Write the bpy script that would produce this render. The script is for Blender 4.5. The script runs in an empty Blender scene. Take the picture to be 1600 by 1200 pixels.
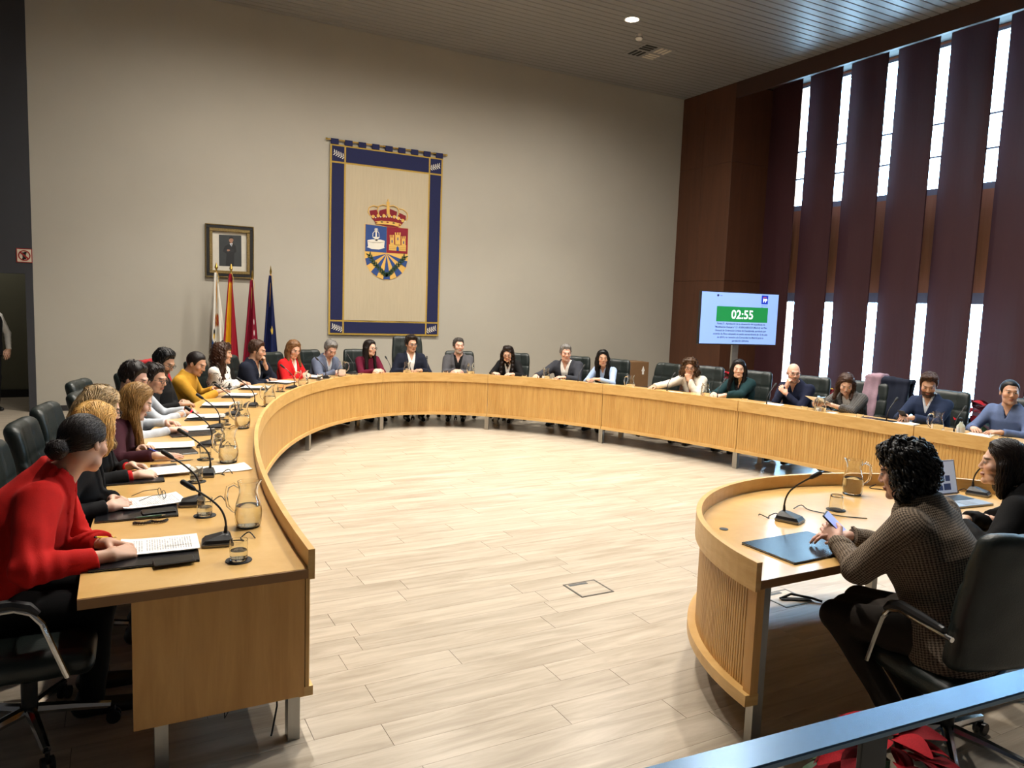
import bpy, bmesh, math, random
import numpy as np
from mathutils import Matrix, Vector
from mathutils.kdtree import KDTree

scene = bpy.context.scene
COL = scene.collection
random.seed(7)
PI = math.pi

# ------------------------------------------------------------------ camera
# world: X along the rear wall (to the right), Y towards the rear wall, Z up; camera above the origin
CAMH = 1.82
FPX = 1162.0
_c = np.array([800.0, 600.0])
def _n(v): return v / np.linalg.norm(v)
_Y = _n(np.array([174.0 - 800, 456.0 - 600, FPX]))
_X = _n(np.array([2968.0 - 800, 557.0 - 600, FPX])); _X = _n(_X - _Y * (_X @ _Y))
_Z = np.cross(_Y, _X); _Z = -_Z if _Z[1] > 0 else _Z
RW = np.array([_X, _Y, _Z])
cam_data = bpy.data.cameras.new('camera')
cam = bpy.data.objects.new('camera', cam_data); COL.objects.link(cam)
m = Matrix.Identity(4)
for i in range(3):
    m[i][0] = RW[i][0]; m[i][1] = -RW[i][1]; m[i][2] = -RW[i][2]
m.translation = (0, 0, CAMH)
cam.matrix_world = m
cam_data.sensor_fit = 'HORIZONTAL'; cam_data.sensor_width = 36.0
cam_data.lens = FPX / 1600.0 * 36.0
cam_data.clip_start = 0.05; cam_data.clip_end = 200
scene.camera = cam

# ------------------------------------------------------------------ view and sky
vs = scene.view_settings
vs.view_transform = 'Standard'; vs.look = 'None'; vs.gamma = 1.0; vs.use_curve_mapping = False
vs.exposure = -0.55
world = bpy.data.worlds.new('sky'); scene.world = world
world.use_nodes = True
bg = world.node_tree.nodes['Background']
bg.inputs['Color'].default_value = (0.42, 0.72, 1.0, 1); bg.inputs['Strength'].default_value = 60.0

def area_light(name, loc, rot, sx, sy, power, color, portal=False):
    L = bpy.data.lights.new(name, 'AREA'); L.shape = 'RECTANGLE'; L.size = sx; L.size_y = sy
    L.energy = power; L.color = color
    if portal: L.cycles.is_portal = True
    o = bpy.data.objects.new(name, L); o.location = loc; o.rotation_euler = rot; COL.objects.link(o)
    return o
# daylight enters through the two bands of slit windows in the right wall
WALLX = 12.25
area_light('daylight_portal', (WALLX + 0.3, 7.2, 5.15), (0, PI / 2, 0), 2.5, 8.8, 1, (1, 1, 1), True)
area_light('daylight_portal', (WALLX + 0.3, 7.2, 1.2), (0, PI / 2, 0), 2.3, 8.8, 1, (1, 1, 1), True)

def ceiling_spot(x, y, power, size=92, blend=0.45, color=(1.0, 0.93, 0.83)):
    L = bpy.data.lights.new('downlight_lamp', 'SPOT'); L.energy = power; L.color = color
    L.spot_size = math.radians(size); L.spot_blend = blend; L.shadow_soft_size = 0.09
    o = bpy.data.objects.new('downlight_lamp', L); o.location = (x, y, 6.36); COL.objects.link(o)
    return o
SPOTS = [(x, y) for y in (10.05, 7.1, 4.15) for x in (1.55, 4.45, 7.35)]
for x, y in SPOTS:
    ceiling_spot(x, y, 500 if y > 4.5 else 330)
    ceiling_spot(x, y, 800, 172, 1.0)                      # second, wide spot added at each fixture to brighten the upper walls

# ------------------------------------------------------------------ pixel helpers (photo pixel -> place)
def ray(u, v): return RW @ np.array([u - 800.0, v - 600.0, FPX])
def atz(u, v, z):
    r = ray(u, v); t = (z - CAMH) / r[2]; return Vector((t * r[0], t * r[1], z))
def atx(u, v, x):
    r = ray(u, v); t = x / r[0]; return Vector((x, t * r[1], CAMH + t * r[2]))
def aty(u, v, y):
    r = ray(u, v); t = y / r[1]; return Vector((t * r[0], y, CAMH + t * r[2]))

# ------------------------------------------------------------------ materials
MATS = {}
def newmat(name):
    mt = bpy.data.materials.new(name); mt.use_nodes = True
    nt = mt.node_tree; b = nt.nodes['Principled BSDF']
    MATS[name] = mt
    return mt, nt, b
def srgb(h):
    h = h.lstrip('#'); c = [int(h[i:i+2], 16) / 255 for i in (0, 2, 4)]
    return tuple((x / 12.92 if x <= 0.04045 else ((x + 0.055) / 1.055) ** 2.4) for x in c)
def N(nt, t, **kw):
    n = nt.nodes.new(t)
    for k, v in kw.items():
        if k in n.inputs: n.inputs[k].default_value = v
        else: setattr(n, k, v)
    return n
def plain(name, col, rough=0.5, metal=0.0, var=0.06, scale=6.0, stretch=(1, 1, 1), bump=0.0, bscale=80.0, spec=0.5, sheen=0.0, coat=0.0):
    if name in MATS: return MATS[name]
    mt, nt, b = newmat(name)
    if isinstance(col, str): col = srgb(col)
    tc = N(nt, 'ShaderNodeTexCoord'); mp = N(nt, 'ShaderNodeMapping'); mp.inputs['Scale'].default_value = stretch
    nt.links.new(tc.outputs['Object'], mp.inputs['Vector'])
    nz = N(nt, 'ShaderNodeTexNoise', Scale=scale, Detail=4.0, Roughness=0.6)
    nt.links.new(mp.outputs['Vector'], nz.inputs['Vector'])
    rp = N(nt, 'ShaderNodeValToRGB')
    rp.color_ramp.elements[0].position = 0.3; rp.color_ramp.elements[1].position = 0.7
    rp.color_ramp.elements[0].color = (*[max(0, c * (1 - var)) for c in col], 1)
    rp.color_ramp.elements[1].color = (*[min(1, c * (1 + var)) for c in col], 1)
    nt.links.new(nz.outputs['Fac'], rp.inputs['Fac']); nt.links.new(rp.outputs['Color'], b.inputs['Base Color'])
    b.inputs['Roughness'].default_value = rough; b.inputs['Metallic'].default_value = metal
    b.inputs['Specular IOR Level'].default_value = spec
    if sheen: b.inputs['Sheen Weight'].default_value = sheen
    if coat: b.inputs['Coat Weight'].default_value = coat; b.inputs['Coat Roughness'].default_value = 0.15
    if bump:
        n2 = N(nt, 'ShaderNodeTexNoise', Scale=bscale, Detail=3.0)
        nt.links.new(mp.outputs['Vector'], n2.inputs['Vector'])
        bp = N(nt, 'ShaderNodeBump', Strength=bump, Distance=0.01)
        nt.links.new(n2.outputs['Fac'], bp.inputs['Height']); nt.links.new(bp.outputs['Normal'], b.inputs['Normal'])
    return mt
def wood(name, c1, c2, rough=0.35, stretch=(1, 1, 14), scale=2.2, coat=0.0, rnd=0.0):
    mt, nt, b = newmat(name)
    tc = N(nt, 'ShaderNodeTexCoord'); mp = N(nt, 'ShaderNodeMapping'); mp.inputs['Scale'].default_value = stretch
    nt.links.new(tc.outputs['Object'], mp.inputs['Vector'])
    vec = mp.outputs['Vector']
    if rnd:
        oi = N(nt, 'ShaderNodeObjectInfo'); ml = N(nt, 'ShaderNodeMath', operation='MULTIPLY'); ml.inputs[1].default_value = 57.0
        nt.links.new(oi.outputs['Random'], ml.inputs[0])
        ad = N(nt, 'ShaderNodeVectorMath', operation='ADD'); nt.links.new(vec, ad.inputs[0]); nt.links.new(ml.outputs[0], ad.inputs[1]); vec = ad.outputs[0]
    nz = N(nt, 'ShaderNodeTexNoise', Scale=scale, Detail=6.0, Roughness=0.62, Distortion=0.6)
    nt.links.new(vec, nz.inputs['Vector'])
    rp = N(nt, 'ShaderNodeValToRGB'); rp.color_ramp.elements[0].position = 0.32; rp.color_ramp.elements[1].position = 0.68
    rp.color_ramp.elements[0].color = (*srgb(c1), 1); rp.color_ramp.elements[1].color = (*srgb(c2), 1)
    nt.links.new(nz.outputs['Fac'], rp.inputs['Fac'])
    out = rp.outputs['Color']
    if rnd:
        hs = N(nt, 'ShaderNodeHueSaturation'); mr = N(nt, 'ShaderNodeMapRange')
        mr.inputs['To Min'].default_value = 1 - rnd; mr.inputs['To Max'].default_value = 1 + rnd
        nt.links.new(oi.outputs['Random'], mr.inputs['Value']); nt.links.new(mr.outputs[0], hs.inputs['Value'])
        nt.links.new(out, hs.inputs['Color']); out = hs.outputs['Color']
    nt.links.new(out, b.inputs['Base Color'])
    b.inputs['Roughness'].default_value = rough
    if coat: b.inputs['Coat Weight'].default_value = coat; b.inputs['Coat Roughness'].default_value = 0.12
    return mt
def emit(name, col, strength):
    mt, nt, b = newmat(name)
    if isinstance(col, str): col = srgb(col)
    b.inputs['Base Color'].default_value = (*col, 1)
    b.inputs['Emission Color'].default_value = (*col, 1); b.inputs['Emission Strength'].default_value = strength
    b.inputs['Roughness'].default_value = 0.4
    return mt
def glassmat(name, col=(1, 1, 1), ior=1.45, rough=0.0):
    mt, nt, b = newmat(name)
    b.inputs['Base Color'].default_value = (*col, 1); b.inputs['Transmission Weight'].default_value = 1.0
    b.inputs['IOR'].default_value = ior; b.inputs['Roughness'].default_value = rough
    return mt
def attr_mat(name, rough=0.5, sub=0.0, bump=0.0, bscale=200.0, spec=0.4, sheen=0.0):
    mt, nt, b = newmat(name)
    a = N(nt, 'ShaderNodeAttribute'); a.attribute_name = 'Col'
    nt.links.new(a.outputs['Color'], b.inputs['Base Color'])
    b.inputs['Roughness'].default_value = rough; b.inputs['Specular IOR Level'].default_value = spec
    if sheen: b.inputs['Sheen Weight'].default_value = sheen
    if sub:
        b.inputs['Subsurface Weight'].default_value = sub; b.inputs['Subsurface Radius'].default_value = (0.01, 0.004, 0.002)
    if bump:
        tc = N(nt, 'ShaderNodeTexCoord'); n2 = N(nt, 'ShaderNodeTexNoise', Scale=bscale, Detail=3.0)
        nt.links.new(tc.outputs['Object'], n2.inputs['Vector'])
        bp = N(nt, 'ShaderNodeBump', Strength=bump, Distance=0.01)
        nt.links.new(n2.outputs['Fac'], bp.inputs['Height']); nt.links.new(bp.outputs['Normal'], b.inputs['Normal'])
    return mt

WOOD_TOP = wood('maple_top', '#c89d59', '#dab272', rough=0.3, stretch=(1.2, 1.2, 1.2), scale=2.6, coat=0.55)
WOOD_V = wood('maple_front', '#b98c4b', '#cfa561', rough=0.42, stretch=(9, 9, 0.8), scale=2.2)
WOOD_RIM = wood('maple_rim', '#c39856', '#d5ae6e', rough=0.38, stretch=(2, 2, 10), scale=2.0)
WOOD_END = wood('maple_end', '#b98745', '#cf9d58', rough=0.42, stretch=(10, 10, 0.9), scale=1.6)
EDGE = plain('dark_edge_band', '#8a6238', 0.45)
STEEL = plain('brushed_aluminium', '#a7a6a2', 0.38, 0.9, 0.05, 20, (1, 1, 0.1))
CHROME = plain('chrome', '#d8d8d8', 0.12, 1.0, 0.02)
BLACKP = plain('black_plastic', '#141416', 0.45, 0, 0.15, 30)
RUBBER = plain('black_rubber', '#0d0d0e', 0.7)
LEATHER = plain('dark_green_leather', '#121b19', 0.42, 0, 0.25, 14, bump=0.12, bscale=160)
PAPER = plain('white_paper', '#e9e7e2', 0.8, 0, 0.015)
FOLDER = plain('black_leatherette', '#151417', 0.24, 0, 0.12, 40)
GLASS = glassmat('clear_glass', (0.97, 0.99, 0.98))
WATER = glassmat('water', (0.97, 0.99, 1.0), 1.33)
SCREEN = plain('phone_glass', '#0b0c10', 0.12)

# ------------------------------------------------------------------ object helpers
def mesh_obj(name, verts, faces, mat, parent=None, smooth=False, loc=None, rot=None, mats=None, midx=None):
    me = bpy.data.meshes.new(name)
    if isinstance(verts, np.ndarray) and isinstance(faces, np.ndarray) and faces.ndim == 2:
        nf, k = faces.shape
        me.vertices.add(len(verts)); me.vertices.foreach_set('co', np.ascontiguousarray(verts, np.float32).ravel())
        me.loops.add(nf * k); me.loops.foreach_set('vertex_index', np.ascontiguousarray(faces, np.int32).ravel())
        me.polygons.add(nf); me.polygons.foreach_set('loop_start', np.arange(0, nf * k, k, dtype=np.int32))
        me.update(calc_edges=True)
    else:
        me.from_pydata([tuple(v) for v in verts], [], [tuple(int(i) for i in f) for f in faces]); me.update()
    for x in (mats or [mat]): me.materials.append(x)
    if midx is not None: me.polygons.foreach_set('material_index', np.asarray(midx, np.int32))
    if smooth: me.polygons.foreach_set('use_smooth', np.ones(len(me.polygons), bool))
    o = bpy.data.objects.new(name, me); COL.objects.link(o)
    if parent is not None: o.parent = parent
    if loc is not None: o.location = loc
    if rot is not None: o.rotation_euler = rot
    return o
def empty(name, loc=(0, 0, 0), rz=0.0, label=None, cat=None, group=None):
    o = bpy.data.objects.new(name, None); COL.objects.link(o); o.empty_display_size = 0.1
    o.location = loc; o.rotation_euler = (0, 0, rz)
    if label: tag(o, label, cat, group)
    return o
def tag(o, label=None, cat=None, group=None, kind=None):
    if label: o['label'] = label
    if cat: o['category'] = cat
    if group: o['group'] = group
    if kind: o['kind'] = kind
    return o
def struct(o, label=None):
    o['kind'] = 'structure'
    if label: o['label'] = label
    return o
def copy_tree(o, parent=None):
    c = o.copy(); COL.objects.link(c)
    if parent is not None: c.parent = parent
    for ch in o.children: copy_tree(ch, c)
    return c

class MB:
    """collects simple shapes into one mesh"""
    def __init__(s): s.v = []; s.f = []; s.mi = []; s.cur = 0
    def add(s, vs, fs):
        b = len(s.v); s.v += [tuple(v) for v in vs]; s.f += [tuple(b + i for i in f) for f in fs]; s.mi += [s.cur] * len(fs); return s
    def box(s, x0, x1, y0, y1, z0, z1, bev=0.0, M=None):
        if bev > 0:
            b = min(bev, (x1-x0)/2.01, (y1-y0)/2.01, (z1-z0)/2.01)
            vs = []; idx = {}
            for sx in (0, 1):
                for sy in (0, 1):
                    for sz in (0, 1):
                        X, Y, Z = (x0, x1)[sx], (y0, y1)[sy], (z0, z1)[sz]
                        dx, dy, dz = b*(1-2*sx), b*(1-2*sy), b*(1-2*sz)
                        for a, p in enumerate(((X, Y+dy, Z+dz), (X+dx, Y, Z+dz), (X+dx, Y+dy, Z))):
                            idx[(sx, sy, sz, a)] = len(vs); vs.append(p)
            I = lambda sx, sy, sz, a: idx[(sx, sy, sz, a)]
            fs = []
            for q in (0, 1):
                r = (lambda f: f) if q else (lambda f: f[::-1])
                fs.append(r([I(q,0,0,0), I(q,1,0,0), I(q,1,1,0), I(q,0,1,0)]))
                fs.append(r([I(0,q,0,1), I(0,q,1,1), I(1,q,1,1), I(1,q,0,1)]))
                fs.append(r([I(0,0,q,2), I(1,0,q,2), I(1,1,q,2), I(0,1,q,2)]))
            for p in (0, 1):
                for q in (0, 1):
                    f1 = [I(0,p,q,1), I(1,p,q,1), I(1,p,q,2), I(0,p,q,2)]
                    f2 = [I(p,0,q,2), I(p,1,q,2), I(p,1,q,0), I(p,0,q,0)]
                    f3 = [I(p,q,0,0), I(p,q,1,0), I(p,q,1,1), I(p,q,0,1)]
                    e = p ^ q
                    fs.append(f1 if not e else f1[::-1]); fs.append(f2 if not e else f2[::-1]); fs.append(f3 if not e else f3[::-1])
                    for t in (0, 1):
                        tri = [I(p,q,t,0), I(p,q,t,1), I(p,q,t,2)]; fs.append(tri if (p+q+t) % 2 else tri[::-1])
        else:
            vs = [(x, y, z) for x in (x0, x1) for y in (y0, y1) for z in (z0, z1)]
            fs = [(0,1,3,2), (4,6,7,5), (0,4,5,1), (2,3,7,6), (0,2,6,4), (1,5,7,3)]
        if M is not None: vs = [M @ Vector(v) for v in vs]
        return s.add(vs, fs)
    def tube(s, pts, r, n=8, cap=True):
        pts = [Vector(p) for p in pts]; rs = r if isinstance(r, (list, tuple)) else [r] * len(pts)
        vs = []; fs = []
        t0 = (pts[1] - pts[0]).normalized(); up = Vector((0, 0, 1)) if abs(t0.z) < 0.9 else Vector((1, 0, 0))
        u = t0.cross(up).normalized(); 
        for i, p in enumerate(pts):
            t = (pts[min(i+1, len(pts)-1)] - pts[max(i-1, 0)]).normalized()
            u = (u - t * u.dot(t)).normalized(); w = t.cross(u)
            for k in range(n):
                a = 2*PI*k/n; vs.append(p + (u*math.cos(a) + w*math.sin(a)) * rs[i])
        for i in range(len(pts)-1):
            for k in range(n):
                k2 = (k+1) % n; fs.append((i*n+k, i*n+k2, (i+1)*n+k2, (i+1)*n+k))
        if cap: fs.append(tuple(range(n))[::-1]); fs.append(tuple((len(pts)-1)*n + k for k in range(n)))
        return s.add(vs, fs)
    def curve(s, pts, r, n=6, sub=5):
        P = [Vector(p) for p in pts]; out = []
        for i in range(len(P) - 1):
            a, b, c, d = P[max(i-1, 0)], P[i], P[i+1], P[min(i+2, len(P)-1)]
            for k in range(sub):
                t = k / sub; out.append(.5 * ((2*b) + (c - a)*t + (2*a - 5*b + 4*c - d)*t*t + (3*b - a - 3*c + d)*t**3))
        out.append(P[-1]); return s.tube(out, r, n)
    def lathe(s, prof, n=20, c=(0, 0, 0), cap=True, closed=False):
        vs = []; fs = []
        for r, z in prof:
            for k in range(n):
                a = 2*PI*k/n; vs.append((c[0]+r*math.cos(a), c[1]+r*math.sin(a), c[2]+z))
        L = len(prof)
        for i in range(L if closed else L-1):
            j = (i+1) % L
            for k in range(n):
                k2 = (k+1) % n; fs.append((i*n+k, i*n+k2, j*n+k2, j*n+k))
        if cap and not closed: fs.append(tuple(range(n))[::-1]); fs.append(tuple((L-1)*n+k for k in range(n)))
        return s.add(vs, fs)
    def poly(s, pts): return s.add(pts, [tuple(range(len(pts)))])
    def prism(s, pts2, axis_map, t0, t1):
        """extrude a 2D outline: axis_map(a, b, t) -> xyz"""
        n = len(pts2); vs = [axis_map(a, b, t0) for a, b in pts2] + [axis_map(a, b, t1) for a, b in pts2]
        fs = [tuple(range(n))[::-1], tuple(range(n, 2*n))] + [(i, (i+1) % n, n+(i+1) % n, n+i) for i in range(n)]
        return s.add(vs, fs)
    def build(s, name, mat, parent=None, smooth=False, loc=None, rot=None, mats=None):
        o = mesh_obj(name, s.v, s.f, mat, parent, smooth, loc, rot, mats, s.mi if mats else None)
        bm = bmesh.new(); bm.from_mesh(o.data); bmesh.ops.recalc_face_normals(bm, faces=bm.faces[:]); bm.to_mesh(o.data); bm.free()
        if smooth:
            o.data.set_sharp_from_angle(angle=math.radians(40))
        return o
# ------------------------------------------------------------------ implicit-surface toolkit (for bodies, clothes, cushions)
def V3(*a): return np.array(a, np.float64)
def nrm(v): v = np.asarray(v, float); return v / (np.linalg.norm(v) + 1e-12)
def rc(P, a, b, r1, r2):
    a = np.asarray(a, float); ba = np.asarray(b, float) - a
    t = np.clip(((P - a) @ ba) / (ba @ ba + 1e-12), 0, 1)
    return np.linalg.norm(P - a - t[:, None] * ba, axis=1) - (r1 + (r2 - r1) * t)
def el(P, c, r):
    q = P - np.asarray(c, float); r = np.asarray(r, float)
    k0 = np.linalg.norm(q / r, axis=1); k1 = np.linalg.norm(q / (r * r), axis=1) + 1e-9
    return k0 * (k0 - 1) / k1
def rbx(P, c, h, r):
    q = np.abs(P - np.asarray(c, float)) - (np.asarray(h, float) - r)
    return np.linalg.norm(np.maximum(q, 0), axis=1) + np.minimum(q.max(axis=1), 0) - r
def smin(a, b, k):
    h = np.clip(0.5 + 0.5 * (b - a) / k, 0, 1); return b * (1 - h) + a * h - k * h * (1 - h)
def smax(a, b, k): return -smin(-a, -b, k)
def sstep(x, a, b):
    t = np.clip((x - a) / (b - a), 0, 1); return t * t * (3 - 2 * t)
_rs = np.random.RandomState(3)
_ND = _rs.normal(size=(7, 3)); _ND /= np.linalg.norm(_ND, axis=1)[:, None]; _NP = _rs.uniform(0, 6.28, 7)
def wob(P, f, seed=0):
    s = 0
    for i in range(7):
        s = s + np.sin((P @ _ND[i]) * f * (0.7 + 0.13 * i) + _NP[i] + seed * (1.7 + i))
    return s / 3.5
_CORN = np.array([[i, j, k] for i in (0, 1) for j in (0, 1) for k in (0, 1)])
_EDG = [(a, b) for a in range(8) for b in range(a + 1, 8) if np.abs(_CORN[a] - _CORN[b]).sum() == 1]
def surf(f, lo, hi, h):
    """surface nets of f<0 inside the box"""
    lo = np.asarray(lo, float); hi = np.asarray(hi, float)
    n = np.maximum(np.ceil((hi - lo) / h).astype(int) + 1, 3)
    B = 5; nb = -(-n // B)
    bi = np.stack(np.meshgrid(*[np.arange(k) for k in nb], indexing='ij'), -1).reshape(-1, 3)
    cv0 = f(lo + h * (bi * B + (B - 1) / 2.0))
    keep = np.abs(cv0) < (B * h * 0.87) * 1.25 + 0.012                # blocks the surface may cross
    Vv = np.repeat(np.repeat(np.repeat(cv0.reshape(nb), B, 0), B, 1), B, 2)
    kb = bi[keep] * B
    st = np.stack(np.meshgrid(np.arange(B), np.arange(B), np.arange(B), indexing='ij'), -1).reshape(-1, 3)
    ii = (kb[:, None, :] + st[None]).reshape(-1, 3)
    if len(ii): Vv[tuple(ii.T)] = f(lo + h * ii)
    Vv = np.ascontiguousarray(Vv[:n[0], :n[1], :n[2]])
    Vv[0], Vv[-1] = np.maximum(Vv[0], h*.1), np.maximum(Vv[-1], h*.1)
    Vv[:, 0], Vv[:, -1] = np.maximum(Vv[:, 0], h*.1), np.maximum(Vv[:, -1], h*.1)
    Vv[:, :, 0], Vv[:, :, -1] = np.maximum(Vv[:, :, 0], h*.1), np.maximum(Vv[:, :, -1], h*.1)
    ins = Vv < 0
    cnt = sum(ins[c[0]:n[0]-1+c[0], c[1]:n[1]-1+c[1], c[2]:n[2]-1+c[2]].astype(np.int8) for c in _CORN)
    act = (cnt > 0) & (cnt < 8)
    idx = np.argwhere(act)
    if len(idx) == 0: return np.zeros((0, 3)), np.zeros((0, 4), int)
    cv = np.stack([Vv[idx[:, 0]+c[0], idx[:, 1]+c[1], idx[:, 2]+c[2]] for c in _CORN], 1)
    acc = np.zeros((len(idx), 3)); w = np.zeros(len(idx))
    for a, b in _EDG:
        va, vb = cv[:, a], cv[:, b]; mk = (va < 0) != (vb < 0)
        t = np.where(mk, va / np.where(mk, va - vb, 1), 0)
        acc += mk[:, None] * (_CORN[a] + t[:, None] * (_CORN[b] - _CORN[a])); w += mk
    verts = lo + h * (idx + acc / w[:, None])
    vid = -np.ones(act.shape, int); vid[tuple(idx.T)] = np.arange(len(idx))
    faces = []
    for d in range(3):
        o1, o2 = [(1, 2), (2, 0), (0, 1)][d]
        s0 = [slice(None)] * 3; s1 = [slice(None)] * 3; s0[d] = slice(0, -1); s1[d] = slice(1, None)
        A = ins[tuple(s0)]; B = ins[tuple(s1)]
        e = np.argwhere(A != B)
        ok = (e[:, o1] > 0) & (e[:, o2] > 0) & (e[:, o1] < n[o1]-1) & (e[:, o2] < n[o2]-1)
        e = e[ok]
        fl = A[tuple(e.T)]
        def cell(d1, d2):
            c = e.copy(); c[:, o1] -= d1; c[:, o2] -= d2; return vid[tuple(c.T)]
        q = np.stack([cell(1, 1), cell(0, 1), cell(0, 0), cell(1, 0)], 1)
        q[~fl] = q[~fl][:, ::-1]
        faces.append(q)
    return verts, np.concatenate(faces)
def sdf_obj(name, f, lo, hi, h, mat, parent=None, **kw):
    v, q = surf(f, lo, hi, h)
    return mesh_obj(name, v, q, mat, parent, smooth=True, **kw)
def set_cols(me, cols):
    a = me.color_attributes.new('Col', 'FLOAT_COLOR', 'POINT')
    a.data.foreach_set('color', np.concatenate([cols, np.ones((len(cols), 1))], 1).astype(np.float32).ravel())

def locks(v, q, dn, count, length, rad, seed, curl=0.0, lift=.002, region=None, sides=4, steps=7, swirl=None):
    """thin hair locks that flow down over an existing hair surface"""
    rs = np.random.RandomState(seed)
    a, b, c, d = (v[q[:, i]] for i in range(4)); fn = np.cross(c - a, d - b)
    vn = np.zeros_like(v)
    for i in range(4): np.add.at(vn, q[:, i], fn)
    vn /= (np.linalg.norm(vn, axis=1)[:, None] + 1e-12)
    cand = np.arange(len(v)) if region is None else np.where(region(v, vn))[0]
    if len(cand) < 10: return np.zeros((0, 3)), np.zeros((0, 4), int)
    kd = KDTree(len(v))
    for i, x in enumerate(v): kd.insert(x, i)
    kd.balance()
    i0 = rs.choice(cand, count); p = v[i0].copy(); n = vn[i0].copy()
    L = length * rs.uniform(.55, 1.2, count); path = [p + n * lift]; nr = [n]
    side = rs.uniform(-.35, .35, count)[:, None]; tv = np.zeros_like(p)
    for s in range(steps):
        fl = (swirl(p) if swirl is not None else np.tile(dn, (count, 1)))
        fl = fl + np.cross(n, fl) * side
        fl = fl - n * (fl * n).sum(1)[:, None]; fl /= (np.linalg.norm(fl, axis=1)[:, None] + 1e-9)
        if s: fl = nrm_rows(.55 * fl + .45 * tv)
        tv = fl
        p = p + fl * (L / steps)[:, None]
        fd = [kd.find(x) for x in p]; j = np.array([t[1] for t in fd]); dist = np.array([t[2] for t in fd])
        n = nrm_rows(.5 * n + .5 * vn[j]); off = ((p - v[j]) * vn[j]).sum(1)
        p = np.where((dist < .02)[:, None], p - vn[j] * off[:, None], v[j])
        path.append(p + n * lift); nr.append(n)
    path = np.stack(path, 1); nr = np.stack(nr, 1)                    # count, steps+1, 3
    tan = np.gradient(path, axis=1); tan /= (np.linalg.norm(tan, axis=2)[..., None] + 1e-9)
    bi = np.cross(tan, nr); bi /= (np.linalg.norm(bi, axis=2)[..., None] + 1e-9)
    if curl:
        ph = rs.uniform(0, 6.28, count)[:, None] + np.arange(steps + 1)[None] * 1.25
        path = path + (bi * np.cos(ph)[..., None] + nr * (np.sin(ph)[..., None] + .6)) * curl
        tan = np.gradient(path, axis=1); tan /= (np.linalg.norm(tan, axis=2)[..., None] + 1e-9)
        bi = np.cross(tan, nr); bi /= (np.linalg.norm(bi, axis=2)[..., None] + 1e-9)
    n2 = np.cross(bi, tan)
    taper = np.clip(np.sin(np.linspace(.25, 1, steps + 1) * PI * .97), .12, 1)
    r = (rad * rs.uniform(.6, 1.3, count))[:, None] * taper[None]
    ring = []
    for k in range(sides):
        t = 2 * PI * k / sides
        ring.append(path + (bi * math.cos(t) * 1.6 + n2 * math.sin(t) * .8) * r[..., None])
    V = np.stack(ring, 2).reshape(-1, 3)
    F = []
    S1 = steps + 1
    base = (np.arange(count) * S1 * sides)[:, None, None]; st = (np.arange(steps) * sides)[None, :, None]; k = np.arange(sides)[None, None]
    k2 = (k + 1) % sides
    F = np.stack([base + st + k, base + st + k2, base + st + sides + k2, base + st + sides + k], -1).reshape(-1, 4)
    return V, F
def nrm_rows(a): return a / (np.linalg.norm(a, axis=1)[:, None] + 1e-9)
# ------------------------------------------------------------------ the room
CEIL = 6.41; BY = 13.05; WX = 11.04
PLASTER = plain('warm_white_plaster', '#a9a498', 0.85, 0, 0.02, 1.3, bump=0.05, bscale=60)
CHAR = plain('charcoal_panel', '#303136', 0.6, 0, 0.04, 3)
OLIVE = plain('olive_corridor_wall', '#6b6a58', 0.85, 0, 0.04, 2)
SKIRT = plain('dark_grey_skirting', '#2c2c2e', 0.5)
WBROWN = wood('dark_wall_veneer', '#4b2d1d', '#593623', 0.5, (5, 5, 0.5), 1.5)
SPAND = wood('spandrel_veneer', '#8a5634', '#9c6640', 0.5, (5, 5, 0.5), 1.5)
MAROON = plain('maroon_panel', '#3b1c23', 0.62, 0, 0.06, 2.0, (1, 1, 0.3))
SLAT = plain('grey_metal_slat', '#7f7d7b', 0.4, 0.0, 0.03, 1.0)
DARKGAP = plain('ceiling_void', '#26241f', 0.9)
FRAMEM = plain('grey_window_frame', '#6d7176', 0.4, 0.3)

# floor: dark bed with loose-looking wood planks
PLW, PLL = 0.175, 1.205
FLOORM = wood('grey_oak_plank', '#9b8e7c', '#bdb1a0', 0.3, (1.0, 9.0, 1), 1.7, rnd=0.045)
fl = struct(MB().box(-3.3, WALLX + 0.4, -3.1, 15.2, -0.10, -0.004).build('floor', plain('plank_joint', '#4a423a', 0.9)))
plank_me = MB().box(-PLL/2 + 0.0012, PLL/2 - 0.0012, -PLW/2 + 0.0006, PLW/2 - 0.0006, -0.004, 0.0)
known = {0: 0.997, -1: 1.754, 1: 0.71, 2: 1.032, 3: 1.541, 4: 1.0, 5: 1.129}
rr = random.Random(5); cells = []
for row in range(-33, 71):
    yc = 2.754 + PLW * (row + 0.5)
    off = known.get(row, rr.uniform(0, PLL))
    k0 = math.floor((-3.2 - off) / PLL)
    for k in range(k0, int((WALLX + 0.4 - off) / PLL) + 1):
        xc = off + (k + 0.5) * PLL
        q = RW.T @ np.array([xc, yc, -CAMH])
        vis = 0
        if q[2] > 0.3:
            u, v = q[0] / q[2] * FPX + 800, q[1] / q[2] * FPX + 600
            if -150 < u < 1750 and v < 1260: vis = 1 / q[2] ** 2
        cells.append((vis, xc, yc))
cells.sort(reverse=True)
p0 = plank_me.build('plank', FLOORM, fl)
p0.location = (cells[0][1], cells[0][2], 0)
for vis, xc, yc in cells[1:300]:
    c = p0.copy(); COL.objects.link(c); c.location = (xc, yc, 0)
rest = MB()
for vis, xc, yc in cells[300:]:
    rest.box(xc - PLL/2 + .0012, xc + PLL/2 - .0012, yc - PLW/2 + .0006, yc + PLW/2 - .0006, -0.004, 0.0)
tag(rest.build('plank_field', wood('grey_oak_plank_field', '#9b8e7c', '#bfb3a2', 0.3, (1.0, 9.0, 1), 1.7), fl), kind='stuff')

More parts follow.
